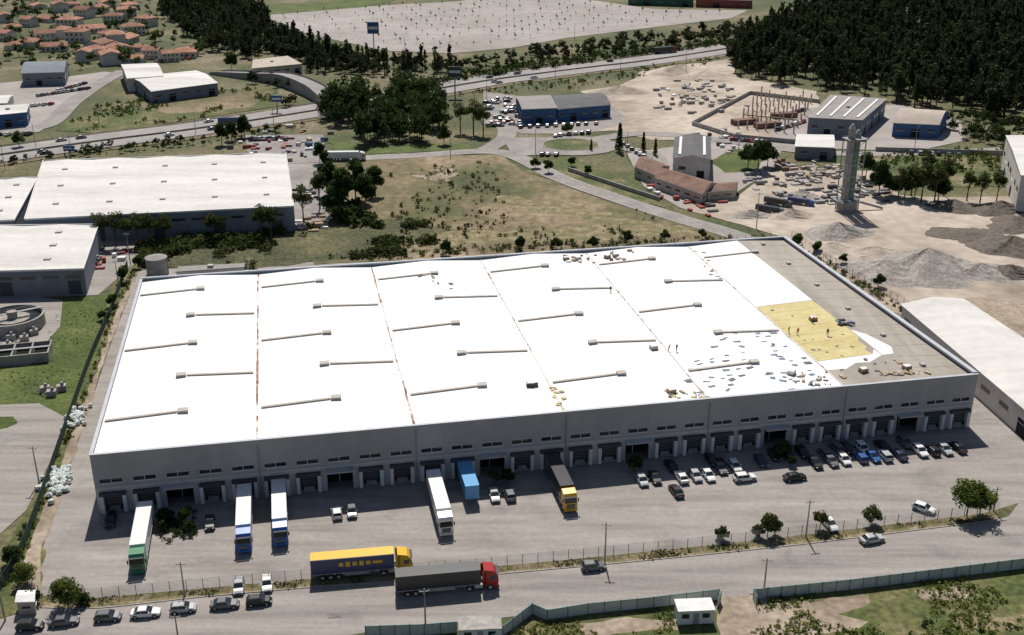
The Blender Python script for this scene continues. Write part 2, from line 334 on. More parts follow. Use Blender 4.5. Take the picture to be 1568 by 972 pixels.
for i in range(nm):
    s=i*mw; ent=(i%5==2)
    d0,d1,top=(s+.5,s+mw-.5,4.2) if ent else (s+1.25,s+mw-1.25,3.9)
    wbox(mb,s,d0,0,.4,0,5,'walllow'); wbox(mb,d1,s+mw,0,.4,0,5,'walllow'); wbox(mb,d0,d1,0,.4,top,5,'walllow')
wbox(mb,0,.4,.4,DW-.4,0,HW,'wall'); wbox(mb,LW-.4,LW,.4,DW-.4,0,HW,'wall'); wbox(mb,0,LW,DW-.4,DW,0,HW,'bluegrey')
mb.obj('walls',parent=W)
mb=MB()
for i in range(nm+1):
    s=i*mw
    if 0<i<nm: wbox(mb,s-.03,s+.03,-.012,0,7.1,HW-.1,'walllow')
wbox(mb,-.12,LW+.12,-.12,.5,HW,HW+.12,'cap'); wbox(mb,-.12,.5,.5,DW-.5,HW,HW+.12,'cap')
wbox(mb,LW-.9,LW+.12,.5,DW-.5,HW,HW+.35,'cap'); wbox(mb,-.12,LW+.12,DW-.5,DW+.12,HW,HW+.3,'cap')
wbox(mb,0,LW,-.06,0,5.0,5.12,'frame')
for i in range(1,NB): wbox(mb,i*BW-.09,i*BW+.09,-.2,-.02,.3,11.2,'grey')
mb.obj('parapet_trim',parent=W)
mb=MB()
for i in range(nm):
    s=i*mw
    wbox(mb,s+.85,s+mw-.85,-.08,0,5.95,6.1,'frame'); wbox(mb,s+.85,s+mw-.85,-.06,0,7.0,7.08,'frame')
    wbox(mb,s+mw/2-.05,s+mw/2+.05,.05,.2,6.1,7.0,'frame')
mb.obj('windows',parent=W)
mb=MB()
for i in range(nm):
    s=i*mw
    if i%5==2:
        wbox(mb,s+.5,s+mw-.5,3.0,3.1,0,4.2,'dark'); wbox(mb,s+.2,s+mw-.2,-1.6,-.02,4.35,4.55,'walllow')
        wbox(mb,s+mw/2-.06,s+mw/2+.06,2.8,2.95,0,3,'frame')
    else:
        wbox(mb,s+1.25,s+mw-1.25,.3,.36,1.15,3.9,'dgrey'); wbox(mb,s+1.25,s+mw-1.25,.1,.36,0,1.15,'conc')
        wbox(mb,s+.62,s+1.25,-.75,-.01,.25,3.75,'frame'); wbox(mb,s+mw-1.25,s+mw-.62,-.75,-.01,.25,3.75,'frame')
        wbox(mb,s+.62,s+mw-.62,-.8,-.01,3.76,4.35,'dgrey')
        wbox(mb,s+1.5,s+1.85,-.35,.08,.75,1.3,'rubber'); wbox(mb,s+mw-1.85,s+mw-1.5,-.35,.08,.75,1.3,'rubber')
        for zz in(1.8,2.4,3.0): wbox(mb,s+1.3,s+mw-1.3,.27,.295,zz,zz+.05,'grey')
mb.obj('dock_doors',parent=W)
mb=MB(); t0,t1=.4,DW-.4
for b in range(NB):
    for h,(sa,sb,za,zb) in enumerate(((b*BW,b*BW+BW/2,ZV,ZR),(b*BW+BW/2,(b+1)*BW,ZR,ZV))):
        if b==0 and h==0: sa=.4
        if b==5 and h==1: sb=LW-.4
        k='beige' if b==5 else 'white'
        mb.add([wl(sa,t0,za),wl(sb,t0,zb),wl(sb,t1,zb),wl(sa,t1,za)],[(0,1,2,3)],k)
mb.obj('roof_slopes',parent=W)
def rp_(mb,pts,k,dz=.02): mb.add([wl(s,t,rz(s)+dz) for s,t in pts],[list(range(len(pts)))],k)
mb=MB()
s5=5*BW; r5=s5+BW/2-.05; s5a=s5+.02
ty1=st(1160,467)[1]; ty2=st(1250,550)[1]
rp_(mb,[(s5a,ty1+.2)]+[(r5,ty1+.2),(r5,t1-.1),(s5a,t1-.1)],'white')
rp_(mb,[(s5a,ty1)]+[(r5,ty1),(r5,ty2+9)]+[(r5-1.2,ty2+7),(r5-.8,ty2+4),(r5-2,ty2+2.2),(r5-1.5,ty2)]+[(s5a,ty2)],'yellow')
rp_(mb,[(s5a,ty2-.2),(r5-1.6,ty2-.2),(r5-.2,ty2+2),(r5,ty2-1),(r5-4,ty2-3.5),(r5-7,ty2-3),(r5-10,ty2-5),(s5a,ty2-4.5)],'white',.03)
rp_(mb,[(r5+.2,ty2+13),(r5+2.5,ty2+10),(r5+4.5,ty2+3),(r5+3,ty2-.5),(r5+.2,ty2-1)],'white',.03)
for i in range(1,7):
    t=ty2+(ty1-ty2)*i/7; a,c=s5+.1,r5-2.2
    mb.add([wl(a,t-.04,rz(a)+.032),wl(c,t-.04,rz(c)+.032),wl(c,t+.04,rz(c)+.032),wl(a,t+.04,rz(a)+.032)],[(0,1,2,3)],'wood')
mb.obj('roof_membrane',parent=W)
mb=MB()
for i,k in enumerate(['rust','rust','rustlite','rustlite','rustlite']):
    s=(i+1)*BW; w=.22 if k=='rust' else .17
    t=.5
    while t<DW-1:
        L=random.uniform(2,7); e=min(DW-.6,t+L)
        kk=k if (random.random()<.7) else 'rustlite'
        wbox(mb,s-w*random.uniform(.5,1.3),s+w*random.uniform(.5,1.3),t,e,ZV+.005,ZV+.12+random.random()*.03,kk); t=e+.01
mb.obj('valley_gutters',parent=W)
mb=MB()
def strip(mb,a,b,t):
    vs=[wl(s,tt,rz(s)+dz) for dz in(.0,.3) for s,tt in((a,t-.3),(b,t-.3),(b,t+.3),(a,t+.3))]
    mb.add(vs,[(4,5,6,7),(0,1,5,4),(1,2,6,5),(2,3,7,6),(3,0,4,7)],'strip')
rows=[14,30.3,46.8,63.2,80.2]
for b in range(NB):
    for r,t in enumerate(rows):
        if b==5 and r not in(4,): continue
        rs=b*BW+BW/2
        if r%2==0: strip(mb,b*BW+.8,rs-.4,t); c=rs+.7
        else: strip(mb,rs+.4,(b+1)*BW-.8,t); c=rs-.7
        wbox(mb,c-.9,c+.9,t-.65,t+.65,ZR-.2,ZR+.45,'vent'); wbox(mb,c-1.0,c+1.0,t-.75,t+.75,ZR+.45,ZR+.53,'strip')
for t in (6,22,38,54,70,86): wbox(mb,LW-9,LW-8,t,t+.9,rz(LW-8.5)-.1,rz(LW-8.5)+.5,'vent')
mb.obj('roof_vents',parent=W)
mb=MB()
for j in range(1,16):
    t=j*5.7; a,c=s5+BW/2+.3,LW-.9
    mb.add([wl(a,t-.05,rz(a)+.012),wl(c,t-.05,rz(c)+.012),wl(c,t+.05,rz(c)+.012),wl(a,t+.05,rz(a)+.012)],[(0,1,2,3)],'greyroof')
mb.obj('roof_seams',parent=W)
def inpoly(x,y,P):
    r=False; j=len(P)-1
    for i in range(len(P)):
        if (P[i][1]>y)!=(P[j][1]>y) and x<(P[j][0]-P[i][0])*(y-P[i][1])/(P[j][1]-P[i][1])+P[i][0]: r=not r
        j=i
    return r
def deb(mb,poly,n,kinds,smin=.3,smax=1.6,aspect=3,hh=.18,rot=None):
    P=[st(*p) for p in poly]; ss=[p[0] for p in P]; ts=[p[1] for p in P]; c=0; it=0
    while c<n and it<n*50:
        it+=1; s=random.uniform(min(ss),max(ss)); t=random.uniform(min(ts),max(ts))
        if not inpoly(s,t,P): continue
        L=random.uniform(smin,smax); w=L/random.uniform(1,aspect); x,y,zz=wl(s,t,rz(s))
        h=random.uniform(.3,1)*hh
        mb.box((x,y,zz+h/2+.02),(L,w,h),random.choice(kinds),(random.uniform(0,3.14) if rot is None else rot+random.gauss(0,.3))); c+=1
mb=MB()
deb(mb,[(1095,515),(1185,500),(1268,580),(1240,596),(1050,604),(1045,575)],70,['boardb','boardb','c_grey','boardb'],.7,1.7,4,.1,rot=ea)
deb(mb,[(1195,568),(1262,568),(1275,588),(1210,590)],26,['wood','strip','c_grey','frame'],.3,1.1,3,.35)
deb(mb,[(855,388),(975,384),(980,398),(858,402)],26,['wood','strip','frame','brownroof'],.4,1.4,2,.5)
deb(mb,[(1018,596),(1070,598),(1095,607),(1020,608)],20,['wood','yellow','strip'],.3,1.2,3,.3)
deb(mb,[(1060,380),(1080,378),(1112,430),(1098,434)],12,['boardb','c_grey','wood'],.4,1.2,3,.2)
deb(mb,[(640,418),(720,430),(700,445),(640,430)],8,['c_grey','strip','wood'],.5,1.3,3,.3)
deb(mb,[(1345,572),(1360,576),(1425,572),(1410,568)],40,['wood','yellow','strip','wood'],.3,1.1,3,.35)
deb(mb,[(1360,535),(1390,560),(1250,588),(1240,575)],12,['c_grey','strip','wood'],.4,1.1,3,.3)
deb(mb,[(1160,455),(1245,452),(1320,545),(1250,550)],14,['boardb','strip','wood'],.4,1.1,3,.2)
deb(mb,[(1280,490),(1310,495),(1312,500),(1285,500)],12,['c_black','boardb'],.8,2,3,.5)
deb(mb,[(842,590),(862,588),(866,626),(856,626)],14,['yellow','wood'],.4,1.2,2,.2)
mb.obj('construction_debris',loc=(O.x,O.y,0))
def pallet(u,v,k,s=1.0):
    mb=MB()
    for i in range(5): mb.box((0,-.5+i*.25,.14),(1.2,.12,.03),'wood')
    for x in(-.55,0,.55): mb.box((x,0,.06),(.1,1.0,.11),'wood')
    mb.box((0,0,.5),(1.1,.9,.65),k); mb.box((0,0,.86),(1.0,.8,.05),'frame')
    a,b=st(u,v); x,y,zz=wl(a,b,rz(a)); mb.obj('loaded_pallet',(O.x+x,O.y+y,zz+.02),random.uniform(0,1)).scale=(s*1.4,s*1.4,s)
for u,v,k in [(867,397,'wood'),(885,396,'strip'),(930,393,'wood'),(943,392,'strip'),(1001,532,'strip'),(1028,600,'wood'),(812,589,'c_black'),(817,588,'c_black'),(1322,568,'wood'),(1388,566,'wood'),(1212,572,'frame'),(1245,490,'wood')]: pallet(u,v,k)
# workers --------------------------------------------------------------
def worker_mesh(bend):
    J=[(0,0,.92),(0,0,1.15),(0,0,1.42),(0,0,1.52),(0,0,1.62),(0,0,1.74),
       (.1,0,.88),(.13,.06,.5),(.14,-.02,.1),(.15,.12,.05),(-.1,0,.88),(-.13,-.05,.5),(-.14,-.1,.1),(-.15,.04,.05),
       (.2,0,1.40),(.27,.05,1.13),(.25,.2,.92),(.25,.25,.84),(-.2,0,1.40),(-.27,.02,1.13),(-.24,.16,.93),(-.24,.2,.85)]
    E=[(0,1),(1,2),(2,3),(3,4),(4,5),(0,6),(6,7),(7,8),(8,9),(0,10),(10,11),(11,12),(12,13),(2,14),(14,15),(15,16),(16,17),(2,18),(18,19),(19,20),(20,21)]
    R=[.15,.15,.16,.06,.10,.08,.10,.07,.05,.045,.10,.07,.05,.045,.07,.05,.04,.04,.07,.05,.04,.04]
    if bend:
        c,s=math.cos(bend),math.sin(bend)
        for i in [1,2,3,4,5]+list(range(14,22)):
            x,y,z=J[i]; dz=z-.92; J[i]=(x,y*c+dz*s,.92+dz*c-y*s)
    me=bpy.data.meshes.new('worker_body'); me.from_pydata(J,E,[]); me.update()
    o=bpy.data.objects.new('tmp',me); bpy.context.collection.objects.link(o)
    sk=o.modifiers.new('s','SKIN'); sub=o.modifiers.new('u','SUBSURF'); sub.levels=1
    for i,d in enumerate(me.skin_vertices[0].data): d.radius=(R[i],R[i]); d.use_root=(i==0)
    dg=bpy.context.evaluated_depsgraph_get(); m2=bpy.data.meshes.new_from_object(o.evaluated_get(dg)); bpy.data.objects.remove(o)
    return m2
def workmat(n,shirt,trou):
    m=bpy.data.materials.new(n); m.use_nodes=True; N=m.node_tree.nodes; L=m.node_tree.links
    tc=N.new('ShaderNodeTexCoord'); sp=N.new('ShaderNodeSeparateXYZ'); rp=N.new('ShaderNodeValToRGB'); rp.color_ramp.interpolation='CONSTANT'
    dv=N.new('ShaderNodeMath'); dv.operation='DIVIDE'; dv.inputs[1].default_value=2
    L.new(tc.outputs['Object'],sp.inputs[0]); L.new(sp.outputs['Z'],dv.inputs[0]); L.new(dv.outputs[0],rp.inputs[0])
    e=rp.color_ramp.elements; e[0].position=0; e[0].color=(.02,.015,.01,1); e[1].position=.06; e[1].color=(*trou,1)
    for p,c in((.46,shirt),(.745,(.45,.28,.2)),(.835,(.75,.72,.1))):
        q=e.new(p); q.color=(*c,1)
    L.new(rp.outputs[0],N['Principled BSDF'].inputs['Base Color']); N['Principled BSDF'].inputs['Roughness'].default_value=.85; return m
wm=[worker_mesh(0),worker_mesh(.5)]; wm[0].materials.append(workmat('workwear_a',(.05,.06,.12),(.03,.035,.06))); wm[1].materials.append(workmat('workwear_b',(.5,.12,.03),(.04,.045,.07)))
for i,(u,v) in enumerate([(1208,507),(1221,510),(1267,513),(1244,494),(1036,535),(1024,534),(935,445)]):
    a,b=st(u,v); x,y,zz=wl(a,b,rz(a)); put(wm[i%2],'roof_worker',(O.x+x,O.y+y,zz+.03),random.uniform(0,6))
# ------------------------------------------------------------------ generic buildings
def bld(name, px, h, kw, kr, ridge=0.0, axis=0, openings=0, base=0.0, stripes=0, over=.3, curved=False, kdoor='dark'):
    Q=[Vector(p) for p in G(px,h)]; c=sum(Q,Vector((0,0)))/4
    E=empty(name,(c.x,c.y,base)); L=[q-c for q in Q]
    mb=MB(); mb.prism([tuple(p) for p in L],0,h,kw,kw)
    if openings:
        for (a,b) in ((L[0],L[1]),(L[1],L[2]),(L[3],L[0])):
            d=(b-a); ln=d.length; d=d/ln; nrm=Vector((d.y,-d.x)); k=max(1,int(ln/openings)); ang=math.atan2(d.y,d.x)
            for i in range(k):
                p=a+d*ln*(i+.5)/k+nrm*.02
                if i%3==1 and h>4: mb.box((p.x,p.y,min(3.6,h*.6)/2),(openings*.55,.1,min(3.6,h*.6)),kdoor,ang)
                else: mb.box((p.x,p.y,h*.55),(openings*.5,.1,h*.16),'glass',ang)
                mb.box((p.x,p.y,h*.55-h*.09),(openings*.55,.22,.1),'frame',ang)
    mb.obj('walls',parent=E)
    mb=MB()
    up=1.0+over*2/max(4,(L[1]-L[0]).length)
    R=[p*up for p in L]
    if axis==0: A,B,C,D=R
    else: A,B,C,D=R[1],R[2],R[3],R[0]
    if ridge==0:
        mb.prism([tuple(p) for p in R],h,h+.25,kr)
        c2=(L[0]+L[2])/2; mb.box((c2.x*.5,c2.y*.5,h+.6),(1.6,1.2,.8),'vent')
    else:
        n=10 if curved else 2; rows_=[]
        for i in range(n+1):
            f=i/n; z=h+(.15)+(ridge*math.sin(math.pi*f) if curved else ridge*(1-abs(2*f-1)))
            rows_.append((A.lerp(D,f),B.lerp(C,f),z))
        vs=[]
        for a,b,z in rows_: vs+=[(a.x,a.y,z),(b.x,b.y,z)]
        mb.add(vs,[(2*i,2*i+1,2*i+3,2*i+2) for i in range(n)],kr)
        for e in(0,1):
            mb.add([vs[2*i+e] for i in range(n+1)],[list(range(n+1))],kw)
        mb.add([vs[0],vs[1],(*B,h-.1),(*A,h-.1)],[(0,1,2,3)],'frame'); mb.add([vs[-2],vs[-1],(*C,h-.1),(*D,h-.1)],[(0,1,2,3)],'frame')
    mb.obj('roof',parent=E)
    if stripes:
        mb=MB()
        for i in range(stripes):
            f=(i+.5)/stripes; a=L[0].lerp(L[1],f); b=L[3].lerp(L[2],f); p=a.lerp(b,.5); d=b-a
            zz=h+.45 if ridge==0 else h+.2+ridge*.5
            mb.box((p.x,p.y,zz),(d.length*.86,1.0,.3),'frame' if kr!='whiteold' else 'strip',math.atan2(d.y,d.x))
        mb.obj('skylights',parent=E)
    return E
def multigable(name,px,h,kw,kr,nb,ridge):
    Q=[Vector(p) for p in G(px,h)]; c=sum(Q,Vector((0,0)))/4; E=empty(name,(c.x,c.y,0)); L=[q-c for q in Q]
    mb=MB(); mb.prism([tuple(p) for p in L],0,h,kw,kw)
    d=(L[1]-L[0]); ln=d.length; d/=ln; nrm=Vector((d.y,-d.x)); ang=math.atan2(d.y,d.x)
    for i in range(int(ln/6)):
        p=L[0]+d*(6*i+3)+nrm*.02
        if i%3==0: mb.box((p.x,p.y,2),(3.4,.1,4),'dgrey',ang)
        mb.box((p.x,p.y,h*.72),(4,.1,.8),'glass',ang)
    mb.obj('walls',parent=E); mb=MB()
    for i in range(nb):
        for (f0,f1,z0,z1) in((i/nb,(i+.5)/nb,h+.1,h+ridge),((i+.5)/nb,(i+1)/nb,h+ridge,h+.1)):
            a,b=L[0].lerp(L[1],f0),L[0].lerp(L[1],f1); cc,dd=L[3].lerp(L[2],f1),L[3].lerp(L[2],f0)
            mb.add([(*a,z0),(*b,z1),(*cc,z1),(*dd,z0)],[(0,1,2,3)],kr)
        f=(i+.5)/nb; a,b=L[0].lerp(L[1],f),L[3].lerp(L[2],f)
        for q in(.2,.5,.8):
            p=a.lerp(b,q); mb.box((p.x,p.y,h+ridge),(1.8,1.4,.7),'vent',ang)
    K=[L[0],L[1],L[2],L[3],L[0]]; wallalong(mb,K,.35,h,h+ridge*1.05,'frame'); mb.obj('roof',parent=E); return E
multigable('distribution_warehouse',[(38,337),(450,317),(438,235),(66,247)],8,'bluegrey','whiteold',5,.5)
multigable('distribution_warehouse',[(-170,347),(22,338),(58,272),(-90,280)],8,'bluegrey','whiteold',3,.5)
multigable('factory_hall',[(-120,420),(128,413),(151,345),(-70,347)],7,'bluegrey','whiteold',2,.5)
bld('blue_barn',[(33,112),(98,110),(104,94),(42,95)],7,'bluegrey','bluegrey',2,0,5,curved=True)
bld('white_roof_hall',[(232,140),(333,127),(300,108),(200,118)],6,'bluegrey','whiteold',1.2,0,6)
bld('white_roof_hall',[(195,120),(250,116),(240,97),(186,99)],7,'wallwhite','whiteold',1.2,0,6)
bld('retail_building',[(386,105),(462,98),(440,86),(388,92)],5,'wallbeige','wallbeige',0,0,5)
bld('car_showroom',[(800,167),(852,165),(842,146),(790,148)],7,'blue_w','greyroof',.8,0,5)
bld('car_showroom',[(854,167),(935,160),(920,142),(846,147)],6,'blue_w','darkroof',1.2,0,5)
bld('factory_hall',[(1238,180),(1320,184),(1357,152),(1272,146)],8,'bluegrey','greyroof',0,0,5,stripes=4)
bld('arched_barn',[(1368,188),(1438,191),(1452,174),(1386,169)],6,'blue_w','wallbeige',3.2,0,6,curved=True)
bld('storage_barn',[(1031,242),(1088,244),(1087,210),(1034,211)],8,'wallwhite','darkroof',1.5,1,5,stripes=3)
bld('tile_roof_barn',[(1003,272),(1075,297),(1098,281),(1018,258)],4,'wallbeige','brownroof',2,0,5)
bld('tile_roof_barn',[(972,255),(1003,268),(1025,255),(988,240)],4,'wallbeige','brownroof',1.8,0,5)
bld('tile_roof_barn',[(1084,294),(1126,290),(1130,279),(1098,281)],3.5,'wallbeige','brownroof',1,0,5)
bld('small_workshop',[(1218,224),(1277,226),(1276,207),(1221,206)],5,'bluegrey','whiteold',.8,0,5)
bld('white_factory',[(1564,268),(1700,270),(1660,207),(1541,208)],13,'wallwhite','whiteold',1,0,8)
bld('long_white_shed',[(1655,700),(1780,660),(1478,460),(1382,468)],6,'wallwhite','whiteold',1.2,1,7)
bld('pump_house',[(270,417),(372,410),(374,404),(275,409)],3.2,'wallwhite','greyroof',0,0,5)
bld('stadium_store',[(962,-4),(1060,-1),(1060,-14),(970,-16)],6,'greensign','darkroof',0,0,9)
bld('stadium_store',[(1066,-1),(1150,1),(1150,-12),(1066,-14)],6,'red','darkroof',0,0,9)
bld('blue_office',[(-20,178),(40,172),(44,160),(-20,163)],6,'blue_w','whiteold',0,0,5)
bld('roadside_hall',[(-60,160),(10,158),(20,146),(-60,148)],6,'wallwhite','whiteold',1,0,5)
bld('security_hut',[(25,922),(52,921),(53,905),(29,906)],2.4,'wallbeige','frame',.3,0,2.5)
hs=[(20,42),(45,35),(75,28),(108,38),(92,12),(60,8),(30,14),(130,22),(150,14),(175,30),(195,20),(140,45),(165,52),(192,60),(120,58),(95,52),(70,60),(45,66),(22,70),(8,56),(150,82),(170,92),(130,88),(185,76),(205,90),(152,68),(215,72),(178,62),(8,28),(112,6),(165,3),(200,8),(235,84),(262,88),(205,48),(225,35),(285,82),(85,72)]
def house_mesh(i):
    r=random.Random(i); w,d,h=r.uniform(10,15),r.uniform(8,11),r.choice([3.2,5.8,5.8]); mb=MB()
    mb.prism([(-w/2,-d/2),(w/2,-d/2),(w/2,d/2),(-w/2,d/2)],0,h,'wallwhite')
    for sx in np.arange(-w/2+1.6,w/2-1,2.6):
        for zz in ([1.6] if h<4 else [1.5,4.3]):
            mb.box((sx,-d/2,zz),(1.1,.12,1.2),'glass'); mb.box((sx,-d/2-.03,zz-.68),(1.3,.2,.1),'frame')
    mb.box((0.4,-d/2-.02,1.05),(1,.14,2.1),'wood')
    o=.5; H_=h+1.9
    if i%2: mb.add([(-w/2-o,-d/2-o,h),(w/2+o,-d/2-o,h),(w/2+o,d/2+o,h),(-w/2-o,d/2+o,h),(-w/2+d/2,0,H_),(w/2-d/2,0,H_)],[(0,1,5,4),(1,2,5),(2,3,4,5),(3,0,4),(3,2,1,0)],'terra')
    else: mb.add([(-w/2-o,-d/2-o,h),(w/2+o,-d/2-o,h),(w/2+o,d/2+o,h),(-w/2-o,d/2+o,h),(-w/2-o,0,H_),(w/2+o,0,H_)],[(0,1,5,4),(2,3,4,5),(3,2,1,0)],'terra'); mb.add([(-w/2,-d/2,h),(-w/2,d/2,h),(-w/2,0,H_-.15)],[(0,1,2)],'wallwhite'); mb.add([(w/2,-d/2,h),(w/2,d/2,h),(w/2,0,H_-.15)],[(0,1,2)],'wallwhite')
    mb.box((w/4,.6,H_),(.7,.6,1.4),'wallwhite'); return mb.mesh('tile_roof_house')
HM=[house_mesh(i) for i in range(6)]
for i,(u,v) in enumerate(hs):
    x,y=g(u,v+5); put(random.choice(HM),'tile_roof_house',(x,y,0),random.choice([0,1.57,.4,-.5,2])+random.uniform(-.2,.2),sc_=random.uniform(.85,1.25))
def cabin(u,v,l,w,h,rot,kr='frame'):
    mb=MB(); mb.box((0,0,h/2+.15),(l,w,h),'frame'); mb.box((0,0,h+.2),(l+.3,w+.3,.12),kr)
    for x in(-l*.3,l*.28): mb.box((x,-w/2-.02,1.7),(1.1,.06,.8),'glass')
    mb.box((0,-w/2-.02,1.2),(.85,.06,2),'grey')
    for x in(-l/2+.3,l/2-.3):
        for y in(-w/2+.2,w/2-.2): mb.box((x,y,.08),(.3,.3,.16),'conc')
    x,y=g(u,v); mb.obj('site_cabin',(x,y,.02),rot)
cabin(1062,948,5.5,2.8,2.5,math.radians(4)); cabin(735,975,6.2,3,2.4,math.radians(4),'conc')
# ------------------------------------------------------------------ silo tower, tank, plant
mb=MB()
mb.cyl((-1.4,0,0),(-1.4,0,28),1.2,1.2,16,'conc'); mb.cyl((-1.4,0,28),(-1.4,0,29.5),1.2,.4,16,'vent')
mb.cyl((1.4,.6,0),(1.4,.6,26),1.1,1.1,16,'silogreen'); mb.cyl((1.4,.6,26),(1.4,.6,27.3),1.1,.4,16,'vent')
for x,y in((-3,-2),(3,-2),(3,2),(-3,2)): mb.box((x,y,12),(.28,.28,24),'grey')
for zz in range(4,25,4):
    mb.box((0,-2,zz),(6,.2,.2),'grey'); mb.box((0,2,zz),(6,.2,.2),'grey'); mb.box((-3,0,zz),(.2,4,.2),'grey'); mb.box((3,0,zz),(.2,4,.2),'grey')
    mb.cyl((-3,-2,zz-4),(3,-2,zz),.08,.08,5,'grey')
mb.box((0,0,24.6),(7,5,.25),'grey'); mb.box((0,0,3.5),(8,6,.3),'grey'); mb.box((0,0,1.6),(5,4.5,3),'conc'); mb.cyl((3.5,0,3),(12,-3,.6),.4,.4,8,'grey')
for q in(-1,1): mb.box((0,q*2.4,25.3),(7,.06,.06),'grey')
x,y=g(1296,322); mb.obj('concrete_batching_tower',(x,y,0),.3)
mb=MB(); mb.cyl((0,0,0),(0,0,5),3,3,28,'conc'); mb.cyl((0,0,5),(0,0,5.6),3.1,.5,28,'greyroof')
for a in range(6): mb.box((3.05*math.cos(a),3.05*math.sin(a),2.5),(.15,.3,5),'grey',a)
x,y=g(242,419); mb.obj('water_tank',(x,y,0))
def clarifier(u,v,r,h):
    mb=MB(); n=40
    for i in range(n):
        a0,a1=2*math.pi*i/n,2*math.pi*(i+1)/n; c0,s0,c1,s1=math.cos(a0),math.sin(a0),math.cos(a1),math.sin(a1); q=r-.5
        mb.add([(r*c0,r*s0,0),(r*c1,r*s1,0),(r*c1,r*s1,h),(r*c0,r*s0,h),(q*c0,q*s0,h),(q*c1,q*s1,h),(q*c1,q*s1,h-1.2),(q*c0,q*s0,h-1.2)],[(0,1,2,3),(3,2,5,4),(4,5,6,7)],'conc')
    mb.cyl((0,0,h-1.3),(0,0,h-1.0),r-.45,r-.45,n,'water'); mb.cyl((0,0,0),(0,0,h+1),1.2,1.2,16,'conc')
    mb.cyl((0,0,h-1.0),(0,0,h-.8),r*.55,r*.55,n,'gravel')
    mb.box((0,0,h+.6),(2*r,1,.15),'grey')
    for y_ in(-.5,.5): mb.box((0,y_,h+1.5),(2*r,.05,.05),'vent')
    x,y=g(u,v); mb.obj('clarifier_tank',(x,y,0),.6)
clarifier(22,500,7.5,3.2)
mb=MB()
for i in range(4): 
    mb.box((i*4,0,1.2),(.3,7,2.4),'conc')
    if i<3: mb.box((i*4+2,0,.4),(3.7,6.4,.8),'water')
for y_ in(-3.65,3.65): mb.box((6,y_,1.21),(12.3,.3,2.42),'conc')
mb.box((6,0,2.5),(12.3,.8,.1),'grey')
x,y=g(-5,552); mb.obj('settling_basins',(x,y,0),.25)
for u,v in((18,520),(38,522),(12,533),(52,512),(70,600),(95,598),(80,606)):
    mb=MB(); mb.box((0,0,.7),(2,1.5,1.4),'conc'); mb.cyl((.2,0,1.4),(.2,0,2.1),.4,.3,12,'grey'); mb.cyl((-.9,0,1),( -2.2,0,.3),.15,.15,8,'vent'); x,y=g(u,v); mb.obj('pump_unit',(x,y,0),random.random())
def heap(u,v,r,h,k,name='gravel_heap'):
    x,y=g(u,v); mb=MB(); n,m=28,10; rr=random.Random(u); ph=[rr.uniform(0,6) for _ in range(4)]
    vs=[(0,0,h)]
    for j in range(1,m+1):
        for i in range(n):
            a=i*2*math.pi/n; q=r*j/m*(1+.16*math.sin(2*a+ph[0])+.1*math.sin(3*a+ph[1])+.05*math.sin(7*a+ph[2]))
            zz=h*(1-(j/m))**1.15*(1+.12*math.sin(5*a+ph[3])*(j/m)*2)+(0 if j==m else rr.uniform(-.15,.15))
            vs.append((q*math.cos(a),q*math.sin(a)*.8,zz))
    fs=[(0,1+i,1+(i+1)%n) for i in range(n)]
    for j in range(m-1): fs+=[(1+j*n+i,1+(j+1)*n+i,1+(j+1)*n+(i+1)%n,1+j*n+(i+1)%n) for i in range(n)]
    mb.add(vs,fs,k); mb.obj(name,(x,y,0.05))
for a in [(1418,412,17,6.5,'gravel'),(1355,418,13,4,'gravel'),(1282,358,11,4,'gravel'),(1275,385,12,3,'sand'),(1340,392,12,3,'sand'),(1500,418,12,3,'gravel'),(1545,420,9,3,'darkheap'),(1460,318,9,3,'darkheap'),(1530,322,10,3.5,'darkheap'),(1560,345,12,3,'darkheap'),(1490,362,14,1.2,'darkheap'),(1550,380,14,4,'darkheap'),(1210,330,8,2.5,'sand'),(1230,300,6,2,'gravel'),(1150,330,7,2,'gravel'),(1040,112,20,5,'sand'),(1080,118,18,4,'sand'),(950,140,16,3,'sand')]: heap(*a)
mb=MB(); c0=Vector(g(1130,196)); c1=Vector(g(1215,205)); c2=Vector(g(1165,152)); dx=(c1-c0)/6; dy=(c2-c0)/5
for i in range(7):
    for j in range(6):
        p=c0+dx*i+dy*j; hh=random.choice([6.5,6.5,5,3.5])
        mb.box((p.x,p.y,hh/2),(.55,.55,hh),'wallbeige')
        if i<6 and j==1: q=p+dx*.5; mb.box((q.x,q.y,3.3),(dx.length,.45,.5),'wood',math.atan2(dx.y,dx.x))
for e in((1140,190),(1175,195),(1200,180)):
    p=g(*e); mb.box((p[0],p[1],1.2),(12,4,2.4),'brownroof',.3)
mb.obj('unfinished_building_frame')
def walls_px(name,px,h,w,k):
    mb=MB(); P=[Vector(p) for p in G(px)]; wallalong(mb,P,w,0,h,k); mb.obj(name)
walls_px('boundary_wall',[(1060,192),(1125,212),(1235,222)],2,.4,'conc'); walls_px('boundary_wall',[(1060,192),(1148,145),(1255,158)],2,.4,'conc')
walls_px('boundary_wall',[(1340,232),(1470,236),(1540,238)],2,.4,'conc'); walls_px('boundary_wall',[(870,262),(960,292),(1010,308)],1.6,.4,'conc')
def stock(u,v,n,spread,kinds,smax=4,name='precast_stockpile'):
    mb=MB()
    for i in range(n):
        x,y=random.gauss(0,spread),random.gauss(0,spread*1.4); l=random.uniform(1.0,smax); hh=random.uniform(.4,1.6)
        mb.box((x,y,hh/2),(l,random.uniform(.8,2),hh),random.choice(kinds),random.choice([.2,.25,1.8])+random.gauss(0,.1))
        if random.random()<.3: mb.cyl((x,y+2,.5),(x+l,y+2,.5),.5,.5,8,random.choice(kinds))
    x,y=g(u,v); mb.obj(name,(x,y,.02))
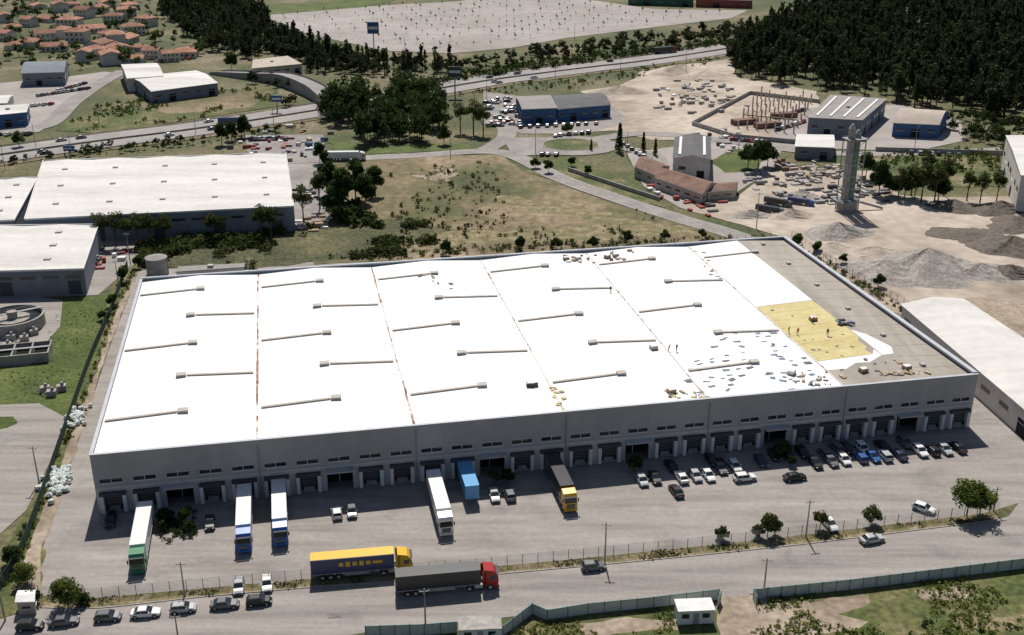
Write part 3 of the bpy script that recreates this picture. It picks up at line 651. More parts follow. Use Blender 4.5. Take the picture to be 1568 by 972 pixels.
for a in [(1220,272,40,7,['conc','wallbeige','grey','brownroof']),(1250,262,30,6,['wallbeige','conc']),(1060,135,24,9,['frame','conc','grey']),(1088,152,24,9,['grey','conc','wallbeige']),(1035,158,16,9,['wallbeige','conc']),(1110,215,22,8,['frame','conc','dgrey']),(1190,290,18,6,['dgrey','conc','grey']),(1010,285,14,4,['red','frame','conc']),(1075,312,20,5,['conc','dgrey','red']),(1330,290,20,6,['conc','dgrey','vent']),(1285,300,20,5,['conc','dgrey','grey']),(415,222,20,7,['red','frame','c_grey']),(460,225,26,8,['frame','wallbeige','c_grey','blue_w']),(470,300,14,4,['frame','c_grey']),(150,400,12,3,['red','frame','c_grey']),(480,340,10,3,['wood','frame'])]: stock(*a)
def bags(u,v,n,s):
    mb=MB()
    for i in range(n):
        x,y=random.gauss(0,s*.5),random.gauss(0,s); r=random.uniform(.4,.8); n_=8
        vs=[];fs=[]
        for j in range(5):
            th=math.pi*j/4
            for k in range(n_): 
                a=k*2*math.pi/n_; q=r*math.sin(th)*random.uniform(.8,1.15); vs.append((x+q*math.cos(a),y+q*math.sin(a),.5+r*.75*math.cos(th)+random.uniform(-.08,.08)))
        for j in range(4):
            for k in range(n_): fs.append((j*n_+k,(j+1)*n_+k,(j+1)*n_+(k+1)%n_,j*n_+(k+1)%n_))
        mb.add(vs,fs,'bag')
    x,y=g(u,v); mb.obj('rubbish_bag_pile',(x,y,0),.15)
bags(116,642,40,2.4); bags(90,738,60,2.6)
# ------------------------------------------------------------------ fences
def wirefence(name,px,h=1.9,sp=3,k='fencewire',kp='fencewire',world=None,rails=6,t=.02):
    P=catm(world or G(px),6); mb=MB(); d=0; nxt=0
    for a,b in zip(P[:-1],P[1:]):
        L=(b-a).length
        if L<1e-5: continue
        while nxt<d+L:
            p=a.lerp(b,(nxt-d)/L); mb.box((p.x,p.y,h/2),(.09,.09,h),kp,math.atan2((b-a).y,(b-a).x)); nxt+=sp
        ang=math.atan2((b-a).y,(b-a).x); c=(a+b)/2
        for i in range(rails): mb.box((c.x,c.y,.1+(h-.15)*i/(rails-1)),(L,t,t),k,ang)
        d+=L
    mb.obj(name)
wirefence('wire_fence',FENCE,2.0,2.6,rails=9,t=.03)
wirefence('green_mesh_fence',[(0,905),(40,832),(100,662),(140,550),(172,475),(196,408)],2.2,2.5,'fencegreen','fencegreen',rails=14,t=.06)
wirefence('wire_fence',[(212,408),(380,398),(560,392),(740,383),(920,377),(1100,370),(1180,362)],1.8,3,rails=4,t=.03)
wirefence('wire_fence',[(1212,362),(1300,418),(1400,478),(1510,565),(1568,612),(1640,670)],2,3,rails=6,t=.04)
def hoarding(px,h=1.9):
    P=[Vector(p) for p in G(px)]; mb=MB()
    for a,b in zip(P[:-1],P[1:]):
        L=(b-a).length; n=max(1,int(L/2.2)); d=(b-a)/n; ang=math.atan2(d.y,d.x); nr=Vector((-d.y,d.x)).normalized()
        for i in range(n):
            c=a+d*(i+.5)
            mb.box((c.x,c.y,h/2),(d.length-.02,.05,h),'panel',ang)
            for q in(-.35,0,.35): e=c+d*q-nr*.04; mb.box((e.x,e.y,h/2),(.12,.05,h-.1),'panel',ang)
            e=a+d*i; mb.box((e.x,e.y,h/2+.1),(.12,.14,h+.2),'paneltop',ang)
            mb.box((c.x,c.y,h+.05),(d.length,.12,.1),'paneltop',ang)
    mb.obj('hoarding_fence')
hoarding([(1158,930),(1153,918),(1300,903),(1440,886),(1568,870),(1700,853)])
hoarding([(1103,922),(1098,932)]); hoarding([(1100,918),(1000,930),(900,940),(838,950),(815,940),(770,975),(740,1000)]); hoarding([(560,975),(650,972),(700,968)])
# ------------------------------------------------------------------ poles
def pole(u,v,h=9,arm=True,lamp=False,name='utility_pole'):
    mb=MB(); mb.cyl((0,0,0),(0,0,h),.16,.09,8,'conc')
    if arm:
        mb.box((0,0,h-.5),(1.6,.12,.12),'grey')
        for x in(-.7,0,.7): mb.cyl((x,0,h-.45),(x,0,h-.2),.05,.05,6,'frame')
    if lamp: mb.cyl((0,0,h),(0,-1.6,h+.3),.05,.04,6,'grey'); mb.box((0,-1.8,h+.28),(.25,.6,.12),'grey')
    x,y=g(u,v); mb.obj(name,(x,y,0),random.uniform(-.2,.2))
for u,v,h in((283,912,6.5),(926,862,8),(1234,822,7.5),(1170,902,6),(652,968,8),(276,1000,7),(8,950,15),(1521,782,5),(200,406,10),(182,440,8),(1158,350,12),(60,740,8)): pole(u,v,h)
for u,v in((8,260),(55,225),(110,240),(152,190),(420,200),(300,205),(650,165),(745,150),(850,130),(950,112),(1050,100),(880,60),(620,80),(560,90),(820,235),(960,240),(1130,240),(1400,230),(690,240),(1050,115),(1200,128)): pole(u,v,10,False,True,'street_lamp')
def sign(u,v,h,w,hh,k,name='billboard_sign'):
    mb=MB(); mb.cyl((0,0,0),(0,0,h),.35,.3,10,'conc'); mb.box((0,0,h+hh/2),(w,.8,hh),k); mb.box((0,-.42,h+hh*.5),(w*.8,.05,hh*.25),'frame'); x,y=g(u,v); mb.obj(name,(x,y,0))
sign(573,82,12,7,7,'blue_w'); sign(697,148,10,7,5,'dgrey'); sign(425,172,5,5,3,'blue_w','road_sign'); sign(108,246,4,4,2,'blue_w','road_sign')
# ------------------------------------------------------------------ vehicles
CARM={}
def car_mesh(kind,col):
    if (kind,col) in CARM: return CARM[(kind,col)]
    mb=MB()
    if kind=='hatch': S=[(-2.0,.70,.40,.80),(-1.92,.82,.25,.95),(-1.3,.87,.2,.96),(0,.88,.2,.95),(1.0,.87,.2,.93),(1.6,.84,.22,.82),(1.92,.76,.25,.68),(2.02,.62,.35,.55)]; cab=(-1.9,1.0,-1.5,.22,1.45)
    elif kind=='suv': S=[(-2.2,.74,.45,.85),(-2.12,.86,.32,1.0),(-1.4,.90,.27,1.02),(0,.91,.27,1.0),(1.1,.90,.27,.98),(1.8,.86,.3,.88),(2.15,.78,.35,.75),(2.25,.64,.42,.6)]; cab=(-2.05,1.0,-1.65,.25,1.56)
    elif kind=='van': S=[(-2.3,.84,.35,1.1),(-2.25,.92,.3,1.15),(0,.93,.27,1.12),(1.3,.92,.27,1.08),(1.9,.88,.3,.95),(2.2,.8,.35,.75),(2.28,.7,.4,.6)]; cab=(-2.24,1.55,-2.15,.75,1.95)
    else: S=[(-2.28,.70,.40,.78),(-2.2,.82,.28,.92),(-1.6,.87,.22,.94),(0,.88,.2,.93),(1.0,.87,.2,.91),(1.75,.84,.24,.82),(2.12,.76,.27,.68),(2.22,.62,.35,.56)]; cab=(-1.75,1.0,-1.1,.15,1.40)
    vs=[];fs=[];n=10
    for x,w,zb,zt in S:
        m=zb+(zt-zb)*.55
        vs+=[(x,-w*.85,zb),(x,-w,zb+.12),(x,-w*1.01,m),(x,-w*.96,zt-.07),(x,-w*.86,zt),(x,w*.86,zt),(x,w*.96,zt-.07),(x,w*1.01,m),(x,w,zb+.12),(x,w*.85,zb)]
    for i in range(len(S)-1):
        for j in range(n): fs.append((i*n+j,i*n+(j+1)%n,(i+1)*n+(j+1)%n,(i+1)*n+j))
    fs+=[list(range(n)),[(len(S)-1)*n+j for j in range(n)][::-1]]
    mb.add(vs,fs,col)
    b0,b1,t0_,t1_,zt=cab; wb=S[2][1]*.93; wt=wb*.80; zb=S[2][3]-.02
    V=[(b0,-wb,zb),(b1,-wb,zb-.02),(b1,wb,zb-.02),(b0,wb,zb),(t0_,-wt,zt-.05),(t1_,-wt,zt-.05),(t1_,wt,zt-.05),(t0_,wt,zt-.05)]
    mb.add(V,[(0,1,5,4),(1,2,6,5),(2,3,7,6),(3,0,4,7)],'glass')
    r=.04
    mb.add([(t0_-r,-wt-r,zt-.06),(t1_+r,-wt-r,zt-.06),(t1_+r,wt+r,zt-.06),(t0_-r,wt+r,zt-.06),(t0_+.12,-wt+.1,zt),(t1_-.12,-wt+.1,zt+.01),(t1_-.12,wt-.1,zt+.01),(t0_+.12,wt-.1,zt)],[(0,1,5,4),(1,2,6,5),(2,3,7,6),(3,0,4,7),(4,5,6,7),(3,2,1,0)],col)
    for sy in(-1,1):
        for (xa,xb) in((b0+.02,t0_),(b1-.02,t1_),((b0+b1)/2-.25,(t0_+t1_)/2-.1)):
            mb.cyl((xa,sy*(wb+.005),zb),(xb,sy*(wt+.01),zt-.05),.045,.04,5,col,False)
        for wx in(S[-1][0]-.82,S[0][0]+.78):
            R=.33 if kind in('hatch','sedan') else .36; y0=sy*(S[2][1]-.16); y1=sy*(S[2][1]+.025)
            mb.cyl((wx,y0,R),(wx,y1-sy*.012,R),R*1.17,R*1.17,14,'dark'); mb.cyl((wx,y0,R),(wx,y1,R),R,R,14,'rubber'); mb.cyl((wx,y1,R),(wx,y1+sy*.012,R),R*.6,R*.55,10,'vent')
        mb.box((S[-1][0]-.16,sy*.62,.63 if kind!='van' else .75),(.22,.28,.14),'frame'); mb.box((S[0][0]+.05,sy*.66,.8),(.12,.24,.2),'redlamp')
        mb.box((b1-.35,sy*(wb+.14),zb+.1),(.14,.2,.13),col)
    mb.box((S[-1][0]+.0,0,.42),(.06,1.0,.2),'dgrey'); mb.box((S[0][0]-.01,0,.6),(.04,.5,.12),'frame'); mb.box((S[0][0]+.0,0,.42),(.06,1.2,.14),'dgrey')
    me=mb.mesh('car_'+kind); CARM[(kind,col)]=me; return me
def car(u,v,rot,col,kind=None,z=.01):
    kind=kind or random.choice(['hatch','sedan','hatch','sedan','suv']); x,y=g(u,v); put(car_mesh(kind,'c_'+col),'parked_car' if kind!='van' else 'parked_van',(x,y,z),rot+random.uniform(-.05,.05))
DN=eb-math.pi
LOT=[(322,805,'black'),(516,789,'white'),(539,787,'grey'),(757,762,'silver'),(780,761,'grey'),(983,739,'silver'),(1003,735,'black'),(1035,755,'black'),(1027,716,'black'),(1043,734,'white'),(1065,732,'silver'),(1084,731,'white'),(1103,720,'grey'),(1125,717,'white'),(1165,709,'navy'),(1185,700,'black'),(1205,697,'black'),(1228,696,'black'),(1248,712,'black'),(1272,709,'grey'),(1292,707,'white'),(1318,704,'blue'),(1336,702,'blue'),(1354,701,'silver'),(1376,699,'navy'),(1296,690,'black'),(1408,694,'white'),(1427,693,'black'),(1446,691,'silver'),(1466,688,'black'),(1280,688,'grey'),(1090,708,'black'),(1350,685,'black'),(1385,681,'grey'),(170,800,'black'),(1262,697,'grey'),(1320,690,'white')]
for u,v,c in LOT: car(u,v,DN if random.random()<.6 else DN+math.pi,c)
car(1140,735,ea,'white','suv'); car(1217,734,ea,'black'); car(1105,716,DN,'black')
SD=math.atan2(*(Vector(g(1240,832))-Vector(g(480,899))).yx)
for u,v,c,k in((47,962,'black','hatch'),(99,955,'grey','sedan'),(166,948,'grey','hatch'),(224,942,'white','sedan'),(281,935,'silver','hatch'),(345,929,'grey','sedan'),(397,924,'black','hatch'),(908,871,'grey','hatch')): car(u,v,SD,c,k)
car(366,902,DN,'silver','hatch'); car(409,898,DN,'white','hatch'); car(1335,829,math.radians(16),'silver','sedan'); car(1414,782,math.radians(-40),'white','hatch'); car(1270,806,DN,'white','sedan'); car(1592,705,1.2,'grey')
def truck(u,v,rot,cab,tr,cabon=True,trailer=True,side=None,tname='semi_truck',sc_=1):
    E=empty(tname,(*g(u,v),.01)); E.rotation_euler=(0,0,rot); E.scale=(sc_,)*3
    if trailer:
        mb=MB(); x0,x1=-16.4,-2.9
        mb.box(((x0+x1)/2,0,2.6),(x1-x0,2.5,2.75),tr); mb.box(((x0+x1)/2,0,4.0),(x1-x0+.06,2.56,.08),tr)
        for sy in(-1,1):
            mb.box(((x0+x1)/2,sy*1.26,1.28),(x1-x0,.06,.12),'grey')
            for q in range(1,9): mb.box((x0+q*(x1-x0)/9,sy*1.262,2.6),(.05,.03,2.6),'grey' if tr=='t_white' else tr)
            mb.box((-9,sy*1.1,.85),(4,.06,.5),'grey')
            mb.cyl((-5.4,sy*.8,.1),(-5.4,sy*.8,1.2),.08,.08,6,'grey')
        if side: 
            for q in range(5): mb.box((-11.5+q*1.1,-1.285,2.9),(.7,.02,.9 if q%2 else .7),side)
            mb.box((-5.6,-1.285,2.9),(1.6,.02,.5),side); mb.box(((x0+x1)/2,0,4.06),(x1-x0,2.3,.03),side)
        mb.box(((x0+x1)/2,0,1.08),(x1-x0,1,.3),'dgrey'); mb.box((x0-.03,0,1.0),(.1,2.4,.25),'dgrey'); mb.box((x0-.02,0,2.6),(.05,.04,2.6),'dgrey')
        for sy in(-1,1): mb.box((x0-.05,sy*1.0,1.0),(.08,.3,.15),'redlamp')
        for ax in(-14.6,-13.3,-12.0):
            for sy in(-1,1): mb.cyl((ax,sy*.8,.5),(ax,sy*1.2,.5),.5,.5,14,'rubber'); mb.cyl((ax,sy*1.2,.5),(ax,sy*1.22,.5),.28,.22,10,'vent')
        mb.obj('trailer',parent=E)
    if cabon:
        mb=MB(); pr=[(-2.35,.9),(-.05,.45),(0,1.0),(-.02,1.9),(-.28,2.95),(-.75,3.55),(-2.2,3.85),(-2.35,3.8)]
        n=len(pr); w=1.22
        mb.add([(x,-w,z) for x,z in pr]+[(x,w,z) for x,z in pr],[(i,(i+1)%n,(i+1)%n+n,i+n) for i in range(n)]+[list(range(n))[::-1],list(range(n,2*n))],cab)
        mb.add([(.0,-1.1,1.98),(.0,1.1,1.98),(-.235,1.05,2.88),(-.235,-1.05,2.88)],[(0,1,2,3)],'glass')
        mb.box((.03,0,1.35),(.08,1.5,.75),'dgrey'); mb.box((.06,0,.6),(.16,2.44,.4),cab); mb.box((-.1,0,3.1),(.4,2.2,.1),'dgrey')
        for q in(1.15,1.35,1.55): mb.box((.075,0,q),(.02,1.5,.05),'vent')
        for sy in(-1,1):
            mb.box((-.9,sy*1.225,2.3),(.9,.02,.75),'glass'); mb.box((.08,sy*.95,.72),(.1,.4,.2),'frame'); mb.box((-.15,sy*1.42,2.5),(.12,.22,.7),'dgrey')
            mb.box((-3.2,sy*1.0,.85),(1.3,.5,.6),'vent'); mb.box((-2.3,sy*1.2,2.3),(.7,.04,2.6),cab)
            for ax,r in((-1.35,.5),(-4.7,.5)):
                mb.cyl((ax,sy*.78,.5),(ax,sy*1.24,.5),.52,.52,16,'rubber'); mb.cyl((ax,sy*1.24,.5),(ax,sy*1.26,.5),.3,.24,10,'vent')
            mb.box((-4.7,sy*1.0,1.08),(1.3,.45,.06),'dgrey'); mb.box((-1.35,sy*1.21,1.08),(1.25,.06,.14),'dgrey')
        mb.box((-3.5,0,.85),(4.2,.9,.28),'dgrey'); mb.box((-4.6,0,1.05),(1.1,1,.1),'rubber')
        mb.obj('tractor_cab',parent=E)
    return E
truck(212,880,DN,'c_green','t_white'); truck(375,848,DN,'t_blue','t_white'); truck(431,838,DN,'t_blue','t_white'); truck(684,822,DN,'t_white','t_white')
truck(728,786,DN,'t_blue','t_lblue',cabon=False,tname='parked_trailer'); truck(874,785,DN,'t_yellow','t_black')
truck(631,871,SD,'t_yellow','t_navy',side='t_yellow'); truck(762,895,SD,'c_red','t_black')
def simple(u,v,rot,c): car(u,v,rot,c,random.choice(['hatch','sedan','suv']),.2)
cs=['white','silver','grey','black','white','navy','white','silver','grey','black','red']
for i in range(46):
    u=random.uniform(745,800); v=random.uniform(150,196); simple(u,v,random.choice([0,.3,1.5]),random.choice(cs))
for a,b,n in(((800,196),(925,190),10),((1190,200),(1235,186),12),((1195,180),(1235,168),10),((850,210),(910,203),6),((1395,236),(1480,240),6),((-10,168),(90,160),10),((60,148),(140,136),14),((90,140),(135,128),8),((130,428),(150,395),7),((385,215),(440,213),8),((1120,215),(1180,220),8),((955,222),(1000,250),7),((470,130),(520,140),6),((830,238),(860,238),3),((0,208),(60,206),5),((240,96),(300,90),6)):
    for i in range(n):
        f=(i+random.uniform(-.2,.2))/n; simple(a[0]+(b[0]-a[0])*f,a[1]+(b[1]-a[1])*f,1.4,random.choice(cs))
Ln=offs(HWP,6),offs(HWP,-6),offs(HWP,9.5),offs(HWP,-9.5)
for i in range(20):
    L=random.choice(Ln); j=random.randrange(10,len(L)-12); d=L[j+1]-L[j]; p=L[j]
    put(car_mesh('sedan','c_'+random.choice(cs)),'driving_car',(p.x,p.y,.25),math.atan2(d.y,d.x))
for u,v,r,c,t,q in((1035,80,.45,'c_red','t_black',1),(560,245,.05,'t_white','t_white',.9),(1200,330,-.6,'c_grey','t_black',.6),(1212,318,-.6,'c_grey','t_black',.6),(1246,316,-.5,'t_blue','t_navy',.55),(380,190,.1,'t_blue','t_navy',.8)): truck(u,v,r,c,t,sc_=q)
# ------------------------------------------------------------------ trees
def tree_arr(seed,h,r,base,nl,ls,kind='round',trunk=True,lob=8):
    R=np.random.RandomState(seed); C=[];RR=[]
    for i in range(lob):
        if kind=='tall': z=base+(h-base)*(i+.5)/lob; rr=r*(.95-.55*i/lob)*R.uniform(.55,.8); a=R.uniform(0,6.3); q=r*.35*R.rand(); C.append((q*np.cos(a),q*np.sin(a),z)); RR.append((rr,rr,(h-base)/lob*.95))
        elif kind=='cyp': z=base+(h-base)*(i+.5)/lob; rr=r*(1-.8*i/lob); C.append((R.uniform(-.1,.1),R.uniform(-.1,.1),z)); RR.append((rr,rr,(h-base)/lob))
        else: a=i*2.4+R.uniform(-.4,.4); q=r*R.uniform(.25,.68); z=base+(h-base)*R.uniform(.3,.78); C.append((q*np.cos(a),q*np.sin(a),z)); s=r*R.uniform(.33,.52); RR.append((s,s,s*.8))
    if kind=='round': C.append((0,0,h-r*.45)); RR.append((r*.5,r*.5,r*.42))
    C=np.array(C);RR=np.array(RR); idx=R.randint(0,len(C),nl)
    d=R.normal(size=(nl,3)); d/=np.linalg.norm(d,axis=1)[:,None]; q=R.rand(nl)**.45
    P=C[idx]+d*RR[idx]*q[:,None]
    u=R.normal(size=(nl,3)); u/=np.linalg.norm(u,axis=1)[:,None]; w=np.cross(u,R.normal(size=(nl,3))); w/=np.linalg.norm(w,axis=1)[:,None]
    s=(ls*R.uniform(.5,1.2,nl))[:,None]; V=np.stack([P-u*s-w*s*.6,P+u*s-w*s*.6,P+u*s*.7+w*s*.6,P-u*s*.7+w*s*.6],1).reshape(-1,3)
    Q=np.arange(nl*4).reshape(-1,4); MI=(R.rand(nl)<(.25+.5*((idx%3)==0))).astype(int)
    if trunk:
        def tube(a,b,r0,r1,n=6):
            nonlocal V,Q,MI
            a=np.array(a,float);b=np.array(b,float); t=np.arange(n)*2*np.pi/n; o=len(V)
            ring=np.stack([np.cos(t),np.sin(t),0*t],1); V=np.vstack([V,a+ring*r0,b+ring*r1]); i=np.arange(n)
            Q=np.vstack([Q,np.stack([o+i,o+(i+1)%n,o+n+(i+1)%n,o+n+i],1)]); MI=np.concatenate([MI,np.full(n,2)])
        top=base+(h-base)*.55; tr=max(.09,h*.022); tube((0,0,-.1),(0,0,base),tr,tr*.75); tube((0,0,base),(0,0,top),tr*.75,tr*.3)
        if kind!='cyp':
            for c in C[:6]: tube((0,0,max(base*.8,c[2]*.55)),tuple(c),tr*.4,tr*.12,4)
    return V,Q,MI
TM={}
def tmesh(key,mats,*a,**k):
    TM[key]=[qmesh('tree_crown_'+key,*tree_arr(s,*a,**k),mats) for s in(1,2,3)]
tmesh('round',['lf_m','lf_d','bark'],8,3.6,1.8,2600,.30,'round',lob=11)
tmesh('spring',['lf_y','lf_m','bark'],7,3.6,1.4,3600,.20,'round',lob=14)
tmesh('dark',['lf_d','lf_m','bark'],12,4.2,2,2600,.40,'round',lob=12)
tmesh('olive',['lf_o','lf_m','bark'],4,1.9,.8,1100,.18,'round',lob=8)
tmesh('shrub',['lf_m','lf_d','bark'],2.4,1.5,.3,600,.2,'round',lob=7)
tmesh('euc',['lf_m','lf_o','bark'],14,4.0,5.5,1300,.34,'round',lob=9)
tmesh('cyp',['lf_d','lf_m','bark'],9,1.6,.5,900,.3,'cyp',lob=6)
TN={'round':'broadleaf_tree','spring':'young_leafed_tree','dark':'evergreen_tree','olive':'olive_tree','shrub':'shrub','euc':'eucalyptus_tree','cyp':'cypress_tree'}
def treew(kind,x,y,s=1): put(random.choice(TM[kind]),TN[kind],(x,y,0),random.uniform(0,6.3),sc_=(s,s,s*random.uniform(.9,1.1)))
def tree(kind,u,v,s=1): treew(kind,*g(u,v),s)
for a in [('spring',105,930,.75),('spring',40,895,.6),('spring',1480,790,1.0),('spring',1500,788,.8),('olive',1335,803,1),('olive',1255,811,1.0),('olive',1175,822,1.1),('shrub',1105,826,1),('olive',1185,820,.9),('olive',1160,822,.7),
  ('round',255,800,.45),('round',285,802,.45),('round',757,742,.42),('round',778,740,.4),('round',972,722,.5),('round',1197,700,.5),('shrub',1190,702,1),('round',1212,714,.3),('shrub',250,812,.8),('shrub',290,812,.8),
  ('round',683,390,.55),('round',797,384,.55),('round',852,382,.55),('round',907,381,.5),('round',961,374,.6),('round',1018,371,.5),('round',1075,367,.5),
  ('euc',725,205,1.1),('euc',740,208,1),('euc',705,203,.9),('dark',680,222,.7),('round',868,206,.7),
  ('euc',465,340,.9),('dark',505,300,1.1),('dark',545,310,1.3),('dark',525,330,1.3),('dark',560,325,1.1),('dark',510,335,1),('dark',500,265,.7),('dark',490,250,.7),('euc',490,320,.9),('dark',575,300,.9),
  ('cyp',948,232,1.2),('cyp',905,230,.5),('cyp',985,232,.8),('round',1160,262,1.5),('round',1145,258,1.2),('round',1175,256,1.2),('cyp',1003,238,.7),('round',875,255,.5),('round',820,258,.6),('round',900,270,.5),('round',840,265,.6),
  ('euc',1395,300,.9),('euc',1375,305,.8),('dark',1345,300,1.0),('euc',1410,310,1.0),('euc',1430,312,1.0),('euc',1445,300,.9),('euc',1480,308,.8),('euc',1500,312,.8),('euc',1525,312,.8),('dark',1385,302,.8),('dark',1325,275,.9),('round',1560,305,.8),('euc',1418,275,.8),('round',1350,275,.8),('dark',1400,306,.9),('dark',1436,308,1),('round',1365,300,1),
  ('round',1220,380,.6),('round',1250,388,.5),('round',1345,440,.5),('round',1290,405,.4),('round',1425,520,.6),('round',1515,605,.8),('shrub',1530,625,1),('round',1395,485,.4),('shrub',1570,655,1.3),('shrub',1390,488,1),('round',20,865,.5),('shrub',50,925,1.2),('shrub',130,925,.9),
  ('round',172,470,.5),('round',190,432,.6),('round',212,410,.5),('shrub',160,490,1.2),('round',355,108,1.2),('dark',375,210,.8),('dark',340,222,.8),('dark',355,215,.7),('dark',30,225,.6),('cyp',1540,232,1)]: tree(*a)
for u,s in((165,.75),(183,.8),(200,.7),(216,.8),(236,.7),(258,.75),(330,.7),(404,.8),(418,.75),(344,.55)):
    x,y=g(u,337-(u-38)*.0485,8); treew('euc',x,y-6,s)
def scatter(name,px,n,hr,mats,proto,seed=1,clump=None):
    P=G(px); R=np.random.RandomState(seed); xs=[p[0] for p in P]; ys=[p[1] for p in P]
    Vs=[];Qs=[];Ms=[];o=0;c=0;it=0
    while c<n and it<n*40:
        it+=1; x=R.uniform(min(xs),max(xs)); y=R.uniform(min(ys),max(ys))
        if not inpoly(x,y,P): continue
        if clump and mnoise.noise(Vector((x*clump,y*clump,seed)))+.5*mnoise.noise(Vector((x*clump*3,y*clump*3,seed)))<.12+R.uniform(-.1,.1): continue
        V,Q,MI=proto[R.randint(len(proto))]; s=hr[0]+(hr[1]-hr[0])*R.rand()**1.5; a=R.uniform(0,6.3); ca,sa=np.cos(a),np.sin(a)
        W_=np.empty_like(V); sx=s*R.uniform(.85,1.15); W_[:,0]=(V[:,0]*ca-V[:,1]*sa)*sx+x; W_[:,1]=(V[:,0]*sa+V[:,1]*ca)*sx+y; W_[:,2]=V[:,2]*s
        Vs.append(W_);Qs.append(Q+o);Ms.append(MI);o+=len(V);c+=1
    if Vs: put(qmesh(name,np.vstack(Vs),np.vstack(Qs),np.concatenate(Ms),mats),name)
PF=[tree_arr(s,15,3.6,4,130,.8,'tall',True,5) for s in range(3)]+[tree_arr(s,12,4.2,2.5,160,.8,'round',True,7) for s in range(4)]
PR=[tree_arr(s,9,3.8,1.5,170,.65,'round',True,7) for s in range(4)]
PB=[tree_arr(s,1.6,1.3,.0,34,.3,'round',False,4) for s in range(4)]
PG=[tree_arr(s,.5,.5,.0,12,.14,'round',False,3) for s in range(4)]
fm=['fo_m','fo_d','bark']
scatter('forest',[(1112,112),(1190,130),(1300,142),(1370,158),(1460,178),(1568,188),(1720,195),(1760,-40),(1330,-40),(1230,20),(1130,75)],4200,(.75,1.4),fm,PF,3)
scatter('forest_edge_trees',[(1440,190),(1500,180),(1700,190),(1700,222),(1530,222),(1450,215)],120,(.35,.7),['lf_m','fo_d','bark'],PR,4)
scatter('tree_belt',[(330,8),(385,8),(420,50),(470,80),(480,100),(380,90),(320,80),(240,20),(260,-10)],520,(.7,1.2),fm,PF+PR,5)
scatter('tree_belt',[(430,60),(500,80),(600,100),(690,103),(700,112),(560,118),(470,112)],260,(.45,.95),fm,PF+PR,55)
scatter('tree_belt',[(690,98),(780,88),(880,74),(1000,58),(1130,42),(1290,14),(1290,30),(1140,60),(1000,78),(880,90),(700,112)],300,(.4,.85),fm,PR,6)
scatter('tree_belt',[(-40,-30),(1700,-30),(1700,-60),(-60,-60)],900,(.8,1.3),fm,PF,7)
scatter('evergreen_grove',[(490,205),(500,172),(560,155),(640,150),(680,165),(682,205),(640,222),(560,225)],85,(.9,1.5),['lf_d','lf_m','bark'],[tree_arr(s,12,4.4,1,520,.5,'round',True,10) for s in range(3)],9)
scatter('garden_trees',[(-20,0),(240,0),(330,80),(240,105),(0,110)],190,(.4,1.0),['lf_m','fo_d','bark'],PR,10)
scatter('roadside_trees',[(340,128),(440,118),(480,150),(440,170),(420,135)],14,(.4,.8),fm,PR,11)
scatter('hedgerow',[(-40,250),(120,230),(380,205),(470,190),(470,200),(380,215),(100,246),(-40,262)],110,(.12,.45),['lf_m','fo_d','bark'],PR,12)
scatter('scrub_bushes',[(215,372),(440,352),(600,335),(700,352),(680,385),(500,400),(380,412),(215,410)],900,(.5,1.8),['lf_m','lf_o'],PB,14,clump=.03)
scatter('scrub_bushes',[(500,320),(600,300),(700,340),(600,350),(520,345)],160,(.6,2.2),['lf_m','lf_d'],PB,15,clump=.04)
scatter('scrub_bushes',[(520,255),(780,245),(1060,350),(900,385),(600,390)],320,(.2,1.1),['lf_o','lf_m'],PB,16,clump=.025)
scatter('scrub_bushes',[(500,395),(740,378),(1100,362),(1180,362),(900,380),(560,400)],180,(.4,1.1),['lf_o','lf_m'],PB,17)
scatter('scrub_bushes',[(0,905),(40,800),(100,665),(140,570),(172,478),(205,405),(208,420),(180,470),(150,560),(100,690),(45,835),(30,900)],170,(.2,.8),['lf_m','lf_y'],PB,18)
scatter('scrub_bushes',[(1215,372),(1380,468),(1500,560),(1568,620),(1568,635),(1480,560),(1380,480),(1230,390)],150,(.3,1.1),['lf_o','lf_m'],PB,19)
scatter('verge_weeds',FENCE+KERB[::-1],900,(.2,.9),['lf_o','lf_o'],PG,20,clump=.15)
scatter('meadow_weeds',[(1156,918),(1300,905),(1440,888),(1568,873),(1640,870),(1640,1020),(1150,1020)],1500,(.4,1.5),['lf_y','lf_m'],PG,21,clump=.08)
scatter('meadow_bushes',[(1350,940),(1440,930),(1568,920),(1568,1000),(1350,1000)],16,(.3,.7),['lf_m','lf_d'],PB,31,clump=.08)
scatter('meadow_weeds',[(770,972),(838,953),(1035,934),(1035,1000),(760,1010)],500,(.4,1.3),['lf_y','lf_o'],PG,22,clump=.1)
scatter('lawn_tufts',[(-40,625),(-40,560),(40,560),(70,520),(95,460),(168,452),(150,540),(118,610),(98,640),(60,618)],500,(.3,.8),['lf_m','lf_y'],PG,23,clump=.06)
scatter('embankment_scrub',[(620,138),(700,112),(900,84),(1120,62),(1130,68),(900,96),(700,125),(640,138)],420,(.8,2.6),['lf_m','fo_d'],PB,24)
scatter('embankment_scrub',[(900,135),(1010,112),(1130,92),(1130,84),(900,115),(700,140),(700,150)],160,(.5,1.6),['lf_m','lf_o'],PB,25)
scatter('embankment_scrub',[(85,200),(160,160),(340,137),(425,135),(440,160),(300,182),(160,205)],260,(.3,1.5),['lf_m','lf_y'],PB,26,clump=.02)
scatter('embankment_scrub',[(1335,235),(1560,228),(1568,290),(1420,285),(1340,262)],220,(.4,1.8),['lf_m','lf_y'],PB,27,clump=.02)
scatter('planter_shrubs',[(245,790),(300,785),(298,828),(245,832)],90,(.3,.7),['lf_m','lf_d'],PB,28)
Vs=[];Qs=[];Ms=[];o=0
cp=G([(402,26),(560,12),(740,0),(880,2),(1000,16),(1120,20),(1000,38),(870,54),(780,70),(690,78),(600,74),(480,50)])
